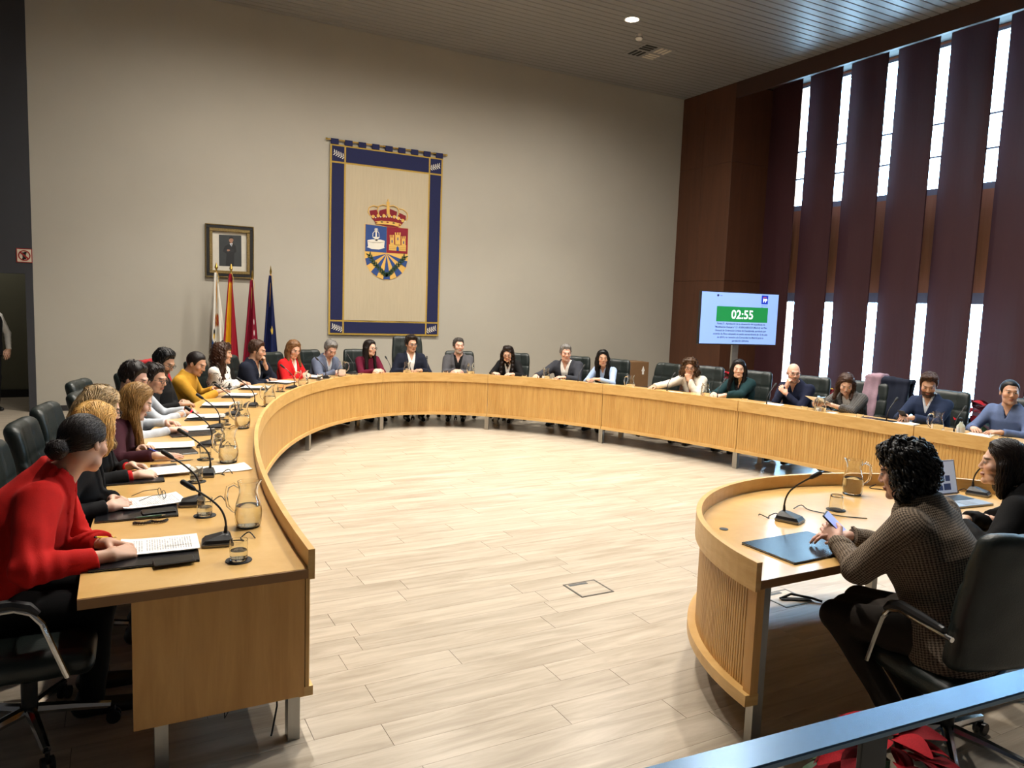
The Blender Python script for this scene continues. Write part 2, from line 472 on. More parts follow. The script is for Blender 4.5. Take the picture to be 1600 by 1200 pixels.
# rear wall
wb = struct(MB().box(-1.01, WX + 1.4, BY, BY + 0.2, 0, CEIL + 0.1).build('wall_rear', PLASTER), 'warm white plaster wall behind the council table')
struct(MB().box(-1.0, WX, BY - 0.015, BY, 0, 0.085, 0.003).build('baseboard_rear', SKIRT))
dr = aty(43, 540, BY); dtop = aty(20, 427, BY).z
DX0 = dr.x - 1.25
wc = MB().box(dr.x, -1.01, BY - 0.03, BY + 0.2, 0, CEIL + 0.1).box(DX0, dr.x, BY - 0.03, BY + 0.2, dtop, CEIL + 0.1).box(-3.3, DX0, BY - 0.03, BY + 0.2, 0, CEIL + 0.1)
struct(wc.build('wall_rear_dark', CHAR), 'charcoal wall with an open doorway')
struct(MB().box(-3.3, -0.4, 14.9, 15.05, 0, 3.2).build('wall_corridor', OLIVE), 'olive corridor wall seen through the doorway')
struct(MB().box(-3.3, -0.4, 14.87, 14.9, 0, 0.13).build('baseboard_corridor', BLACKP))
struct(MB().box(-0.5, -0.4, BY + 0.2, 14.9, 0, 3.2).build('wall_corridor_side', OLIVE))
struct(MB().box(-3.3, -0.4, BY + 0.2, 15.05, 3.2, 3.3).build('ceiling_corridor', OLIVE))
struct(MB().box(-3.4, -3.3, -3.1, 15.05, 0, CEIL + 0.1).build('wall_left', CHAR))
struct(MB().box(-3.4, WALLX + 0.4, -3.2, -3.1, 0, CEIL + 0.1).build('wall_front', plain('rear_gallery_wall', '#5a5048', 0.8)))

# right wall: brown veneer panels, then a recess with hanging maroon panels before slit windows
wr = struct(MB().box(WX + 0.02, WX + 1.4, 11.51, BY, 0, CEIL + 0.1).build('wall_right', plain('panel_back', '#1d120c', 0.8)), 'dark brown veneered wall beside the windows')
zc = [0.02, 2.50, 4.88, CEIL]
for a, b in zip(zc[:-1], zc[1:]):
    for y0, y1 in ((11.49, 12.35), (12.35, BY)):
        MB().box(WX - 0.0, WX + 0.02, y0 + 0.002, y1 - 0.002, a + 0.002, b - 0.002, 0.002).build('panel', WBROWN, wr)
    MB().box(WX + 0.004, WALLX + 0.02, 11.49, 11.51, a + 0.002, b - 0.002, 0.002).build('panel', WBROWN, wr)
struct(MB().box(WX, WX + .07, -3.1, 11.49, 6.115, CEIL + 0.1).build('trim_1', plain('dark_fascia', '#3a241b', 0.55)), 'dark fascia above the window recess')
ww = MB()
ZL0, ZL1, ZU0, ZU1 = 0.08, 2.17, 4.0, 6.40
WY0, WY1 = 2.6, 11.1
ww.box(WALLX, WALLX + 0.25, -3.1, 15.05, 0, ZL0).box(WALLX, WALLX + 0.25, WY0, WY1, ZL1 + 0.13, ZU0 - 0.06)
ww.box(WALLX, WALLX + 0.25, -3.1, WY0, ZL0, CEIL + 0.1).box(WALLX, WALLX + 0.25, WY1, 15.05, ZL0, CEIL + 0.1).box(WALLX, WALLX + 0.25, WY0, WY1, ZU1, CEIL + 0.1)
struct(ww.build('wall_windows', SPAND), 'orange brown wall band between upper and lower slit windows')
PANE, nt, b = newmat('window_pane')
nt.nodes.remove(b); o_ = nt.nodes['Material Output']
mx = N(nt, 'ShaderNodeMixShader'); mx.inputs[0].default_value = 0.06
t_ = N(nt, 'ShaderNodeBsdfTransparent'); g_ = N(nt, 'ShaderNodeBsdfGlossy', Roughness=0.05)
nt.links.new(t_.outputs[0], mx.inputs[1]); nt.links.new(g_.outputs[0], mx.inputs[2]); nt.links.new(mx.outputs[0], o_.inputs['Surface'])
TL = [.8918, .8156, .738, .6611, .5851] + [.5851 - .0762 * k for k in range(1, 5)]
TR = [t - .0165 for t in TL]
# mullions stand behind the panels: one bay per slit
cuts = [WY1] + [((TR[i] + TL[i+1]) / 2) * WALLX for i in range(len(TL) - 1)] + [WY0]
wn = 1
for i in range(len(cuts) - 1):
    y1, y0 = cuts[i], cuts[i+1]
    if y1 - y0 < 0.3: continue
    for z0, z1, up in ((ZU0, ZU1, True), (ZL0, ZL1, False)):
        w = struct(empty('window_%d' % wn, (0, 0, 0)), 'narrow %s window letting in white daylight' % ('upper' if up else 'lower')); wn += 1
        f = MB(); t = 0.05; x0, x1 = WALLX + 0.02, WALLX + 0.10
        f.box(x0, x1, y0, y0 + t, z0, z1).box(x0, x1, y1 - t, y1, z0, z1).box(x0, x1, y0 + t, y1 - t, z0 - 0.06, z0 + 0.05)
        f.box(x0 - 0.02, x1, y0 + t, y1 - t, z1 - 0.05, z1 + (0.0 if up else 0.13))
        f.build('window_frame', FRAMEM, w)
        if up:
            for zz in (4.58, 5.12): MB().box(x0 + .02, x1 - .02, y0 + t, y1 - t, zz - .016, zz + .016).build('glazing_bar', FRAMEM, w)
        MB().box(WALLX + .055, WALLX + .061, y0 + t, y1 - t, z0 + .05, z1 - .05).build('pane', PANE, w)
# hanging maroon panels, each turned a little so that light slips in at its far edge
edges = [(12.06, 11.487)] + [(12.0, t * 12.0) for t in TR]
for i in range(len(TL)):
    fx, fy = edges[i]; nx, ny = 11.78, TL[i] * 11.78
    d = Vector((nx - fx, ny - fy, 0)); L = d.length; a = math.atan2(d.y, d.x)
    mb = MB(); n = 10; vs = []; fs = []
    for k in range(n + 1):
        x = L * k / n; w = 0.006 * math.sin(x * 9 + i)
        for z in (0.03, CEIL + 0.028):
            for yy in (-0.012, 0.012): vs.append((x, yy + w, z))
    for k in range(n):
        b0 = 4 * k; b1 = b0 + 4
        fs += [(b0, b1, b1+2, b0+2), (b0+1, b0+3, b1+3, b1+1), (b0, b0+1, b1+1, b1), (b0+2, b1+2, b1+3, b0+3)]
    fs += [(0, 2, 3, 1), (4*n, 4*n+1, 4*n+3, 4*n+2)]
    mb.add(vs, fs)
    o = mb.build('hanging_panel', MAROON, loc=(fx, fy, 0), rot=(0, 0, a))
    names = ['first from the corner', 'second from the corner', 'third from the corner', 'fourth from the corner', 'fifth from the corner', 'at the right edge']
    tag(o, 'tall maroon panel before the windows, ' + (names[i] if i < 6 else ('first', 'second', 'third', 'fourth')[i - 6] + ' beyond the right edge'), 'panel', 'maroon panels before the windows')

# ceiling: metal slats running along the rear wall
ce = struct(MB().box(-3.3, WALLX + 0.4, -3.1, BY, CEIL + 0.03, CEIL + 0.12).build('ceiling', DARKGAP), 'grey slatted metal ceiling')
sp = 0.15
sl = MB().box(-3.3, WX, -0.068, 0.068, 0, 0.02, 0.006).build('slat', SLAT, ce)
sl.location = (0, BY - 0.085, CEIL)
y = BY - 0.085 - sp
while y > -3.0:
    c = sl.copy(); COL.objects.link(c); c.location = (0, y, CEIL); y -= sp
# downlights
LAMPM = emit('lamp_disc', (1.0, 0.93, 0.82), 30)
WHITEP = plain('white_plastic', '#d9d6cf', 0.4)
def downlight(x, y, label, group):
    t = empty('downlight', (x, y, CEIL), 0, label, 'ceiling light', group)
    MB().lathe([(0.105, -0.006), (0.125, -0.006), (0.125, 0.004), (0.105, 0.03)], 28, closed=True).build('trim_ring', WHITEP, t, True)
    MB().lathe([(0.105, 0.0), (0.105, 0.004)], 28).build('lamp_glass', LAMPM, t)
for x, y in SPOTS:
    if (x, y) == (7.35, 10.05): downlight(x, y, 'round lit downlight in the slatted ceiling near the square air vent', 'ceiling downlights')
    else: downlight(x, y, 'round recessed downlight above the picture, %s row from the rear wall, %s column' % ({10.05: 'first', 7.1: 'second', 4.15: 'third'}[y], {1.55: 'left', 4.45: 'middle', 7.35: 'right'}[x]), 'ceiling downlights')
q = atz(999, 54, CEIL)
sd = empty('smoke_detector', (q.x, q.y, CEIL), 0, 'small white smoke detector on the slatted ceiling', 'smoke detector')
MB().lathe([(0.055, 0), (0.055, -0.035), (0.062, -0.045), (0.062, -0.07), (0.045, -0.09), (0.0005, -0.09)], 20).build('housing', WHITEP, sd, True)
MB().lathe([(0.0635, -0.05), (0.0635, -0.058), (0.06, -0.058), (0.06, -0.05)], 20, closed=True).build('sensor_band', BLACKP, sd)
q = atz(1015, 81, CEIL)
vt = empty('air_vent', (q.x, q.y, CEIL - 0.001), 0, 'square air vent with slotted quarters in the slatted ceiling', 'air vent')
MB().box(-.34, .34, -.34, .34, -0.006, 0).build('plate', SLAT, vt)
LITSL = plain('lit_louvre', '#cfc6b4', 0.5)
for qx in (-1, 1):
    for qy in (-1, 1):
        for k in range(3):
            along = (qx * qy > 0)
            o = (k - 1) * 0.09
            mb = MB()
            if along: mb.box(qx*.16 - .12, qx*.16 + .12, qy*.16 + o - .026, qy*.16 + o + .026, -0.012, -0.006)
            else: mb.box(qx*.16 + o - .026, qx*.16 + o + .026, qy*.16 - .12, qy*.16 + .12, -0.012, -0.006)
            mb.build('louvre', LITSL if qx > 0 else RUBBER, vt)  # reflected light put into the colour: one half pale, the other black
# floor box hatch
def floor_hatch(x, y, sx, sy, label):
    t = empty('floor_hatch', (x, y, 0), 0, label, 'floor hatch', 'floor hatches')
    fr = MB(); w = 0.012
    fr.box(-sx, sx, -sy, -sy + w, 0, .003).box(-sx, sx, sy - w, sy, 0, .003).box(-sx, -sx + w, -sy + w, sy - w, 0, .003).box(sx - w, sx, -sy + w, sy - w, 0, .003)
    fr.build('frame', plain('hatch_frame', '#55524e', 0.4, 0.6), t)
    MB().box(-sx + w, sx - w, -sy + w, sy - w, 0, .0022).build('lid', FLOORM, t)
    MB().box(-sx + .03, sx*.35, sy - .045, sy - .02, .0022, .004).build('cable_slot', plain('slot_grey', '#4b4e50', 0.5), t)
floor_hatch(2.72, 3.885, .125, .115, 'square floor box lid in the open floor between the tables')
q = atz(1228, 935, 0)
floor_hatch(q.x, q.y, .125, .115, 'open floor box under the curved side desk')
area_light('corridor_fill', (-1.9, 14.1, 3.15), (0, 0, 0), .6, .6, 14, (1, .93, .82))  # unseen fill light, added to brighten the corridor behind the doorway
# ------------------------------------------------------------------ the big horseshoe table (half an ellipse in plan)
EC = (3.777, 2.935); EA, EB = 3.068, 7.19
ZT = 0.737; ZR = 0.815; TD = 0.835
def ell(th, off=0.0):
    x, y = EA * math.cos(th), EB * math.sin(th)
    nx, ny = math.cos(th) / EA, math.sin(th) / EB; l = math.hypot(nx, ny); nx /= l; ny /= l
    return Vector((EC[0] + x + nx * off, EC[1] + y + ny * off, 0)), Vector((nx, ny, 0))
SEAMS = [math.radians(a) for a in (180, 151, 123.3, 97.9, 70, 47.6, 28.6, 11.7, 0)]
table = empty('horseshoe_table', (EC[0], EC[1], 0), 0, 'long maple council table curving round in a horseshoe', 'table')
ORG = Vector((EC[0], EC[1], 0))
def strip(t0, t1, sect, n, name, mat, parent, smooth=False, curve=ell, org=ORG):
    """sweep a closed section [(offset, z)...] along the curve between two parameters"""
    vs = []; fs = []; k = len(sect)
    for i in range(n + 1):
        th = t0 + (t1 - t0) * i / n
        for off, z in sect:
            p, nn = curve(th, off); vs.append((p.x - org.x, p.y - org.y, z))
    for i in range(n):
        for j in range(k):
            j2 = (j + 1) % k; fs.append((i*k+j, i*k+j2, (i+1)*k+j2, (i+1)*k+j))
    fs.append(tuple(range(k))[::-1]); fs.append(tuple(n*k+j for j in range(k)))
    return MB().add(vs, fs).build(name, mat, parent)
def tambour(t0, t1, o0, o1, z0, z1, pitch, depth, name, mat, parent, curve=ell, org=ORG):
    """ribbed curved front: real vertical ribs"""
    pts = []; th = t0; sgn = 1 if t1 > t0 else -1
    arc = 0.0; prev = curve(t0, o0)[0]; M = 400
    samp = [(0.0, t0)]
    for i in range(1, M + 1):
        t = t0 + (t1 - t0) * i / M; p = curve(t, o0)[0]; arc += (p - prev).length; prev = p; samp.append((arc, t))
    nr = max(4, int(arc / pitch)); A = np.array([s[0] for s in samp]); T = np.array([s[1] for s in samp])
    vs = []; fs = []
    for i in range(nr):
        for s, dd in ((0.0, depth), (0.18, 0.0), (0.82, 0.0), (1.0, depth)):
            t = float(np.interp((i + s) / nr * arc, A, T)); p, nn = curve(t, o0 + dd); pb, _ = curve(t, o1)
            b = len(vs)
            vs += [(p.x-org.x, p.y-org.y, z0), (p.x-org.x, p.y-org.y, z1), (pb.x-org.x, pb.y-org.y, z0), (pb.x-org.x, pb.y-org.y, z1)]
    n = len(vs) // 4
    for i in range(n - 1):
        b = 4*i; c = b + 4
        fs += [(b, c, c+1, b+1), (b+2, b+3, c+3, c+2), (b+1, c+1, c+3, b+3), (b, b+2, c+2, c)]
    fs += [(0, 1, 3, 2), (4*n-4, 4*n-2, 4*n-1, 4*n-3)]
    return MB().add(vs, fs).build(name, mat, parent)
for i in range(len(SEAMS) - 1):
    a, b = SEAMS[i], SEAMS[i+1]; e = 0.0006; n = 14
    strip(a - e, b + e, [(0.028, ZT - 0.038), (0.028, ZT), (TD, ZT), (TD, ZT - 0.038)], n, 'tabletop_section', WOOD_TOP, table)
    strip(a - e, b + e, [(0.0, 0.690), (0.0, ZR), (0.027, ZR), (0.027, 0.690)], n, 'raised_rim', WOOD_RIM, table)
    tambour(a - e, b + e, 0.018, 0.036, 0.235, 0.6985, 0.03, 0.004, 'front_panel', WOOD_V, table)
    strip(a - e, b + e, [(0.004, 0.195), (0.004, 0.235), (0.060, 0.235), (0.060, 0.195)], n, 'bottom_rail', WOOD_RIM, table)
def leg(th, off, name='leg'):
    p, nn = ell(th, off); ang = math.atan2(nn.y, nn.x)
    mb = MB().box(-.024, .024, -.03, .03, 0.012, 0.2); mb.box(-.02, .02, -.026, .026, 0, .012)
    mb.build(name, STEEL, table, loc=(p.x - ORG.x, p.y - ORG.y, 0), rot=(0, 0, ang))
for i, s in enumerate(SEAMS):
    if 0 < i < 8: leg(s, 0.032)
    if 0 < i < 8:
        p, nn = ell(s, 0.6); ang = math.atan2(nn.y, nn.x)
        MB().box(-.025, .025, -.03, .03, 0, ZT - .038).build('leg', STEEL, table, loc=(p.x-ORG.x, p.y-ORG.y, 0), rot=(0, 0, ang))
# end panels and their legs
for sgn in (-1, 1):
    x0 = sgn * (EA + 0.04); x1 = sgn * (EA + 0.665)
    lo, hi = min(x0, x1), max(x0, x1)
    MB().box(lo, hi, 0.002, 0.026, 0.2, ZT - 0.038).build('end_panel', WOOD_END, table)
    MB().box(min(sgn*(EA+.028), sgn*(EA+TD)), max(sgn*(EA+.028), sgn*(EA+TD)), -0.006, -0.001, ZT - 0.038, ZT - .0005).build('edge_band', EDGE, table)
    for xx in (sgn * (EA + 0.075), sgn * (EA + 0.57)):
        MB().box(xx - .024, xx + .024, .03, .09, 0, 0.2).build('leg', STEEL, table)
# cables under the near end
cb = MB()
cb.tube([(-EA-.13, .12, .30), (-EA-.128, .11, .12), (-EA-.15, .1, .012), (-EA-.155, .09, .006)], .004, 6)
cb.tube([(-EA-.34, .14, .30), (-EA-.33, .14, .10), (-EA-.24, .15, .25), (-EA-.2, .16, .34)], .003, 6)
tag(cb.build('power_cable', RUBBER, loc=(EC[0], EC[1], 0)), 'black cables hanging under the near end of the council table', 'cable')

# ------------------------------------------------------------------ curved side desk
DC = (3.621, 1.946); DR = 1.327
desk = empty('curved_desk', (DC[0], DC[1], 0), 0, 'curved maple side desk with ribbed front and raised rim', 'desk')
DO = Vector((DC[0], DC[1], 0))
DA = 1.58                                                        # the far half of the desk is stretched to the right
def dcurve(th, off=0.0):
    c, s_ = math.cos(th), math.sin(th); a = (DA if c > 0 else DR) - off
    return Vector((DC[0] + a * c, DC[1] + (DR - off) * s_, 0)), Vector((c, s_, 0))
dl = math.asin((2.105 - DC[1]) / DR); A0, A1 = PI - dl, dl
strip(A0, A1, [(0, .690), (0, ZR), (.027, ZR), (.027, .690)], 60, 'raised_rim', WOOD_RIM, desk, curve=dcurve, org=DO)
tambour(A0 - .035, A1 + .035, .028, .044, .235, .6985, .0185, .006, 'ribbed_front', WOOD_V, desk, curve=dcurve, org=DO)
for a, b in ((A0, A0 - .035), (A1 + .035, A1)):
    strip(a, b, [(.010, .235), (.010, .6985), (.05, .6985), (.05, .235)], 3, 'front_stile', WOOD_END, desk, curve=dcurve, org=DO)
strip(A0, A1, [(-.012, .195), (-.012, .245), (.055, .245), (.055, .195)], 60, 'bottom_rail', WOOD_RIM, desk, curve=dcurve, org=DO)
pts = [tuple((dcurve(A0 + (A1 - A0) * i / 60, .027)[0] - DO).xy) for i in range(61)]
MB().prism(pts, lambda a, b, t: (a, b, t), ZT - .038, ZT).build('desktop', WOOD_TOP, desk)
yb = 2.105 - DC[1]
MB().box(dcurve(A0, .027)[0].x - DC[0], dcurve(A1, .027)[0].x - DC[0], yb - .005, yb - .0008, ZT - .038, ZT - .0005).build('edge_band', EDGE, desk)
for sgn in (-1, 1):
    MB().box(-.028, .028, -.02, .02, 0, .70).build('leg', STEEL, desk, loc=((dcurve(A0)[0].x - DC[0] + .075) if sgn < 0 else (dcurve(A1)[0].x - DC[0] - .075), yb + .03, 0), rot=(0, 0, 0))
for a in (60, 120):
    p, _ = dcurve(math.radians(a), .08); MB().box(-.025, .025, -.025, .025, 0, .70).build('leg', STEEL, desk, loc=(p.x - DC[0], p.y - DC[1], 0))
q = atz(1131, 827, ZT)
MB().lathe([(.022, 0.0003), (.022, .003), (.014, .0035)], 16).build('cable_grommet', BLACKP, desk, loc=(q.x - DC[0], q.y - DC[1], ZT))
# ------------------------------------------------------------------ people
SKIN = attr_mat('skin', 0.5, 0.12, 0.03, 300)
SHOE = plain('black_shoe_leather', '#0e0d0d', 0.35)
def hairmat(name, c, streak=0.3, rough=0.42):
    """hair colour with fine strands running down"""
    if name in MATS: return MATS[name]
    mt, nt, b = newmat(name); col = srgb(c)
    tc = N(nt, 'ShaderNodeTexCoord'); mp = N(nt, 'ShaderNodeMapping'); mp.inputs['Scale'].default_value = (90, 90, 9)
    nt.links.new(tc.outputs['Object'], mp.inputs['Vector'])
    nz = N(nt, 'ShaderNodeTexNoise', Scale=1.0, Detail=3.0, Roughness=0.7, Distortion=0.8); nt.links.new(mp.outputs['Vector'], nz.inputs['Vector'])
    rp = N(nt, 'ShaderNodeValToRGB'); rp.color_ramp.elements[0].position = 0.33; rp.color_ramp.elements[1].position = 0.67
    rp.color_ramp.elements[0].color = (*[x * (1 - streak) for x in col], 1); rp.color_ramp.elements[1].color = (*[min(1, x * (1 + streak)) for x in col], 1)
    nt.links.new(nz.outputs['Fac'], rp.inputs['Fac']); nt.links.new(rp.outputs['Color'], b.inputs['Base Color'])
    bp = N(nt, 'ShaderNodeBump', Strength=0.6, Distance=0.004); nt.links.new(nz.outputs['Fac'], bp.inputs['Height']); nt.links.new(bp.outputs['Normal'], b.inputs['Normal'])
    b.inputs['Roughness'].default_value = rough; b.inputs['Specular IOR Level'].default_value = 0.28
    return mt
def cloth(name, c, rough=0.85, var=0.08, **k): return plain('cloth_' + name, c, rough, 0, var, 25, bump=0.1, bscale=220, spec=0.2, **k)
def printmat(name, base, ink):
    mt, nt, b = newmat(name)
    tc = N(nt, 'ShaderNodeTexCoord'); nz = N(nt, 'ShaderNodeTexNoise', Scale=9.0, Detail=1.0, Distortion=1.2); nt.links.new(tc.outputs['Object'], nz.inputs['Vector'])
    rp = N(nt, 'ShaderNodeValToRGB'); rp.color_ramp.interpolation = 'CONSTANT'
    e = rp.color_ramp.elements; e[0].position = 0; e[0].color = (*srgb(base), 1); e[1].position = 0.485; e[1].color = (*srgb(ink), 1)
    x = e.new(0.515); x.color = (*srgb(base), 1)
    nt.links.new(nz.outputs['Fac'], rp.inputs['Fac']); nt.links.new(rp.outputs['Color'], b.inputs['Base Color']); b.inputs['Roughness'].default_value = 0.85
    return mt
def checkmat(name, c1, c2, period=.009):
    """woven wool: a fine grid that follows the garment (attribute wv = arc and length along body or sleeve)"""
    mt, nt, b = newmat(name)
    at = N(nt, 'ShaderNodeAttribute'); at.attribute_name = 'wv'; sp_ = N(nt, 'ShaderNodeSeparateXYZ'); nt.links.new(at.outputs['Vector'], sp_.inputs[0])
    outs = []
    for ch in ('X', 'Y'):
        m1 = N(nt, 'ShaderNodeMath', operation='MULTIPLY'); m1.inputs[1].default_value = 6.2832 / period; nt.links.new(sp_.outputs[ch], m1.inputs[0])
        m2 = N(nt, 'ShaderNodeMath', operation='SINE'); nt.links.new(m1.outputs[0], m2.inputs[0]); outs.append(m2.outputs[0])
    ad = N(nt, 'ShaderNodeMath', operation='ADD'); nt.links.new(outs[0], ad.inputs[0]); nt.links.new(outs[1], ad.inputs[1])
    tc = N(nt, 'ShaderNodeTexCoord'); nz = N(nt, 'ShaderNodeTexNoise', Scale=220.0, Detail=2.0); nt.links.new(tc.outputs['Object'], nz.inputs['Vector'])
    ma = N(nt, 'ShaderNodeMath', operation='MULTIPLY_ADD'); nt.links.new(ad.outputs[0], ma.inputs[0]); ma.inputs[1].default_value = .17; nt.links.new(nz.outputs['Fac'], ma.inputs[2])
    rp = N(nt, 'ShaderNodeValToRGB'); rp.color_ramp.elements[0].position = .25; rp.color_ramp.elements[1].position = .8
    rp.color_ramp.elements[0].color = (*srgb(c1), 1); rp.color_ramp.elements[1].color = (*srgb(c2), 1)
    nt.links.new(ma.outputs[0], rp.inputs['Fac']); nt.links.new(rp.outputs['Color'], b.inputs['Base Color']); b.inputs['Roughness'].default_value = 0.92; b.inputs['Specular IOR Level'].default_value = .2
    return mt

def rotm(axis, deg):
    return np.array(Matrix.Rotation(math.radians(deg), 3, axis))
PROF_M = np.array([(-.13, .165, .125), (-.05, .178, .128), (.10, .168, .120), (.25, .176, .122), (.38, .190, .122), (.455, .176, .100), (.505, .115, .078), (.55, .072, .066)])
PROF_F = np.array([(-.13, .175, .125), (-.05, .182, .125), (.10, .145, .104), (.22, .150, .112), (.32, .164, .132), (.40, .163, .108), (.455, .148, .086), (.505, .092, .068), (.55, .062, .058)])

def hand_prims(w, d, n, side, curl, spread=1.0, s=1.0, thumb=0.5):
    """palm and five fingers as round cones; w wrist, d finger direction, n back-of-hand normal, side=+1 right hand"""
    d = nrm(d); n = nrm(n - d * (n @ d)); x = np.cross(d, n) * side          # x points to the thumb side when side is right
    x = -x
    out = []
    K = []
    for i, (lx, ln) in enumerate(((-.030, .084), (-.010, .090), (.011, .087), (.030, .078))):
        k = w + (d * ln + x * lx * -1.0) * s; K.append((k, lx))
        out.append(('p', w + x * (-lx * .45) * s + d * .012 * s, k, .0165 * s, .0115 * s))
    lens = ((.042, .026, .02), (.047, .030, .022), (.044, .028, .021), (.034, .021, .018))
    for i, (k, lx) in enumerate(K):
        c = curl if np.isscalar(curl) else curl[i]
        ang = 0.0; p = k; fan = x * (-lx) * 1.6 * spread
        for j, L in enumerate(lens[i]):
            ang += c * (0.75, 0.95, 0.6)[j]
            q = p + (nrm(d + fan) * math.cos(ang) - n * math.sin(ang)) * L * s
            r0 = (.0093, .0083, .0075)[j] * s; r1 = (.0083, .0075, .0064)[j] * s
            out.append(('f%d' % i, p, q, r0, r1)); p = q
    t0 = w + (d * .018 + x * .026) * s
    t1 = t0 + nrm(d * .62 + x * (.75 - .5 * thumb) - n * (.25 + .3 * thumb)) * .046 * s
    t2 = t1 + nrm(d * .85 + x * (.25 - .5 * thumb) - n * (.2 + .3 * thumb)) * .033 * s
    t3 = t2 + nrm(d * .9 + x * (.0 - .5 * thumb) - n * .25) * .026 * s
    out += [('t', t0, t1, .0145 * s, .0115 * s), ('t', t1, t2, .0108 * s, .0095 * s), ('t', t2, t3, .0093 * s, .0072 * s)]
    return out
def hand_sdf(P, prims, wrist, fore, s=1.0):
    palm = None; fing = {}
    for kd, a, b, r1, r2 in prims:
        v = rc(P, a, b, r1, r2)
        if kd == 'p': palm = v if palm is None else smin(palm, v, .014)
        else: fing[kd] = v if kd not in fing else smin(fing[kd], v, .004)
    d = palm
    for kd, v in fing.items():
        d = np.minimum(d, smin(palm, v, .008)) if kd != 't' else smin(d, v, .010)
    d = smin(d, rc(P, fore, wrist, .032 * s, .0235 * s), .02)
    return d

def head_sdf(q, male, o):
    """q in head space: x right, y forward, z up, origin mid-head"""
    jaw = 1.0 if male else 0.88; fm = 0.0 if male else 1.0
    d = el(q, (0, -.014, .028), (.0755, .096, .088))
    d = smin(d, el(q, (0, .022, -.030), (.0605 * jaw, .068, .082)), .03)
    d = smin(d, rc(q, (-.035 * jaw, .045, -.082), (.035 * jaw, .045, -.082), .024, .024), .035)
    d = smin(d, el(q, (0, .077, -.098), (.022 * jaw, .019, .017)), .02)
    for s in (-1, 1):
        d = smin(d, el(q, (s * .040, .060, -.020), (.026, .024, .024)), .02)
    d = smin(d, rc(q, (-.030, .081 - .003 * fm, .027), (.030, .081 - .003 * fm, .027), .012 - .002 * fm, .012 - .002 * fm), .014)
    for s in (-1, 1):
        d = smax(d, -el(q, (s * .032, .103, .006), (.017, .017, .012)), .012)
        d = smin(d, np.linalg.norm(q - V3(s * .031, .0795, .007), axis=1) - .0128, .003)
    nose = smin(rc(q, (0, .087, .012), (0, .106 - .003 * fm, -.022 + .002 * fm), .0072, .0108 - .0015 * fm), np.minimum(np.linalg.norm(q - V3(.0108, .098, -.028), axis=1), np.linalg.norm(q - V3(-.0108, .098, -.028), axis=1)) - .0078 + .0012 * fm, .008)
    d = smin(d, nose, .009)
    d = smin(d, el(q, (0, .0905, -.0565), (.023, .0095, .0055)), .005)
    d = smin(d, el(q, (0, .0890, -.0665), (.020, .0100, .0060)), .005)
    for s in (-1, 1):
        e = el(q, (s * .0775, -.006, -.006), (.0085, .019, .031))
        e = smax(e, -el(q, (s * .086, .0, -.002), (.006, .010, .017)), .004)
        d = smin(d, e, .006)
    return d
def head_cols(q, tone, o):
    n = len(q); c = np.tile(np.array(tone), (n, 1))
    c = c * (1 + .05 * wob(q, 60)[:, None])
    x, y, z = q[:, 0], q[:, 1], q[:, 2]; ax = np.abs(x)
    def mix(m, col): 
        m = np.clip(m, 0, 1)[:, None]; return c * (1 - m) + np.array(col) * m
    fr = sstep(y, .03, .06)
    c = mix(.35 * np.exp(-(((ax - .042) / .022) ** 2 + ((z + .022) / .02) ** 2)) * fr, (tone[0] * .95, tone[1] * .62, tone[2] * .58))
    if o.get('beard'):
        bm = sstep(-z, .030, .045) * sstep(y, -.005, .02) * sstep(z, -.135, -.115)
        ms = np.exp(-((z + .043) / .008) ** 2) * (ax < .032) * fr
        side = sstep(ax, .052, .062) * sstep(-z, -.01, .01) * sstep(y, -.005, .012) * (y < .045)
        bm = np.maximum(np.maximum(bm, ms), side)
        c = mix(bm * o.get('bd', .9), srgb(o['beard']))
    else:
        if o.get('male'): c = mix(.22 * sstep(-z, .035, .05) * sstep(y, 0, .03) * sstep(z, -.13, -.11), (tone[0] * .45, tone[1] * .45, tone[2] * .5))
    lips = np.exp(-((x / .021) ** 4 + ((z + .0612) / .0088) ** 2)) * (y > .082)
    c = mix(lips * 1.2, o.get('lips', (tone[0] * .72, tone[1] * .40, tone[2] * .38)))
    c = mix(np.exp(-((z + .0612) / .0016) ** 2) * (ax < .02) * (y > .08) * .8, (.12, .04, .035))
    br = np.exp(-(((ax - .033) / .019) ** 4 + ((z - .030 + .12 * np.maximum(ax - .036, 0)) / .0048) ** 2)) * (y > .05)
    c = mix(br * 1.1, srgb(o.get('brow', '#2a1c14')))
    ex, ez = ax - .031, z - .007
    op = o.get('eye', .0056)
    eye = ((ex / .0125) ** 2 + (ez / op) ** 2 < 1) & (y > .078)
    c[eye] = (.50, .47, .45)
    c[eye & (ex ** 2 + ez ** 2 < .0056 ** 2)] = (.035, .02, .012)
    lid = ((ex / .0150) ** 2 + ((ez - op * .9) / .0028) ** 2 < 1) & (y > .07)
    c[lid] = (.05, .03, .025)
    nos = ((ax - .0075) ** 2 / .0045 ** 2 + (z + .0375) ** 2 / .003 ** 2 < 1) & (y > .09)
    c[nos] = c[nos] * .35
    return c
_HL = np.array([(-.12, -.092), (-.075, -.078), (-.035, -.045), (-.012, -.020), (.006, .0), (.026, .010), (.038, .045), (.052, .078), (.075, .086), (.11, .090)])
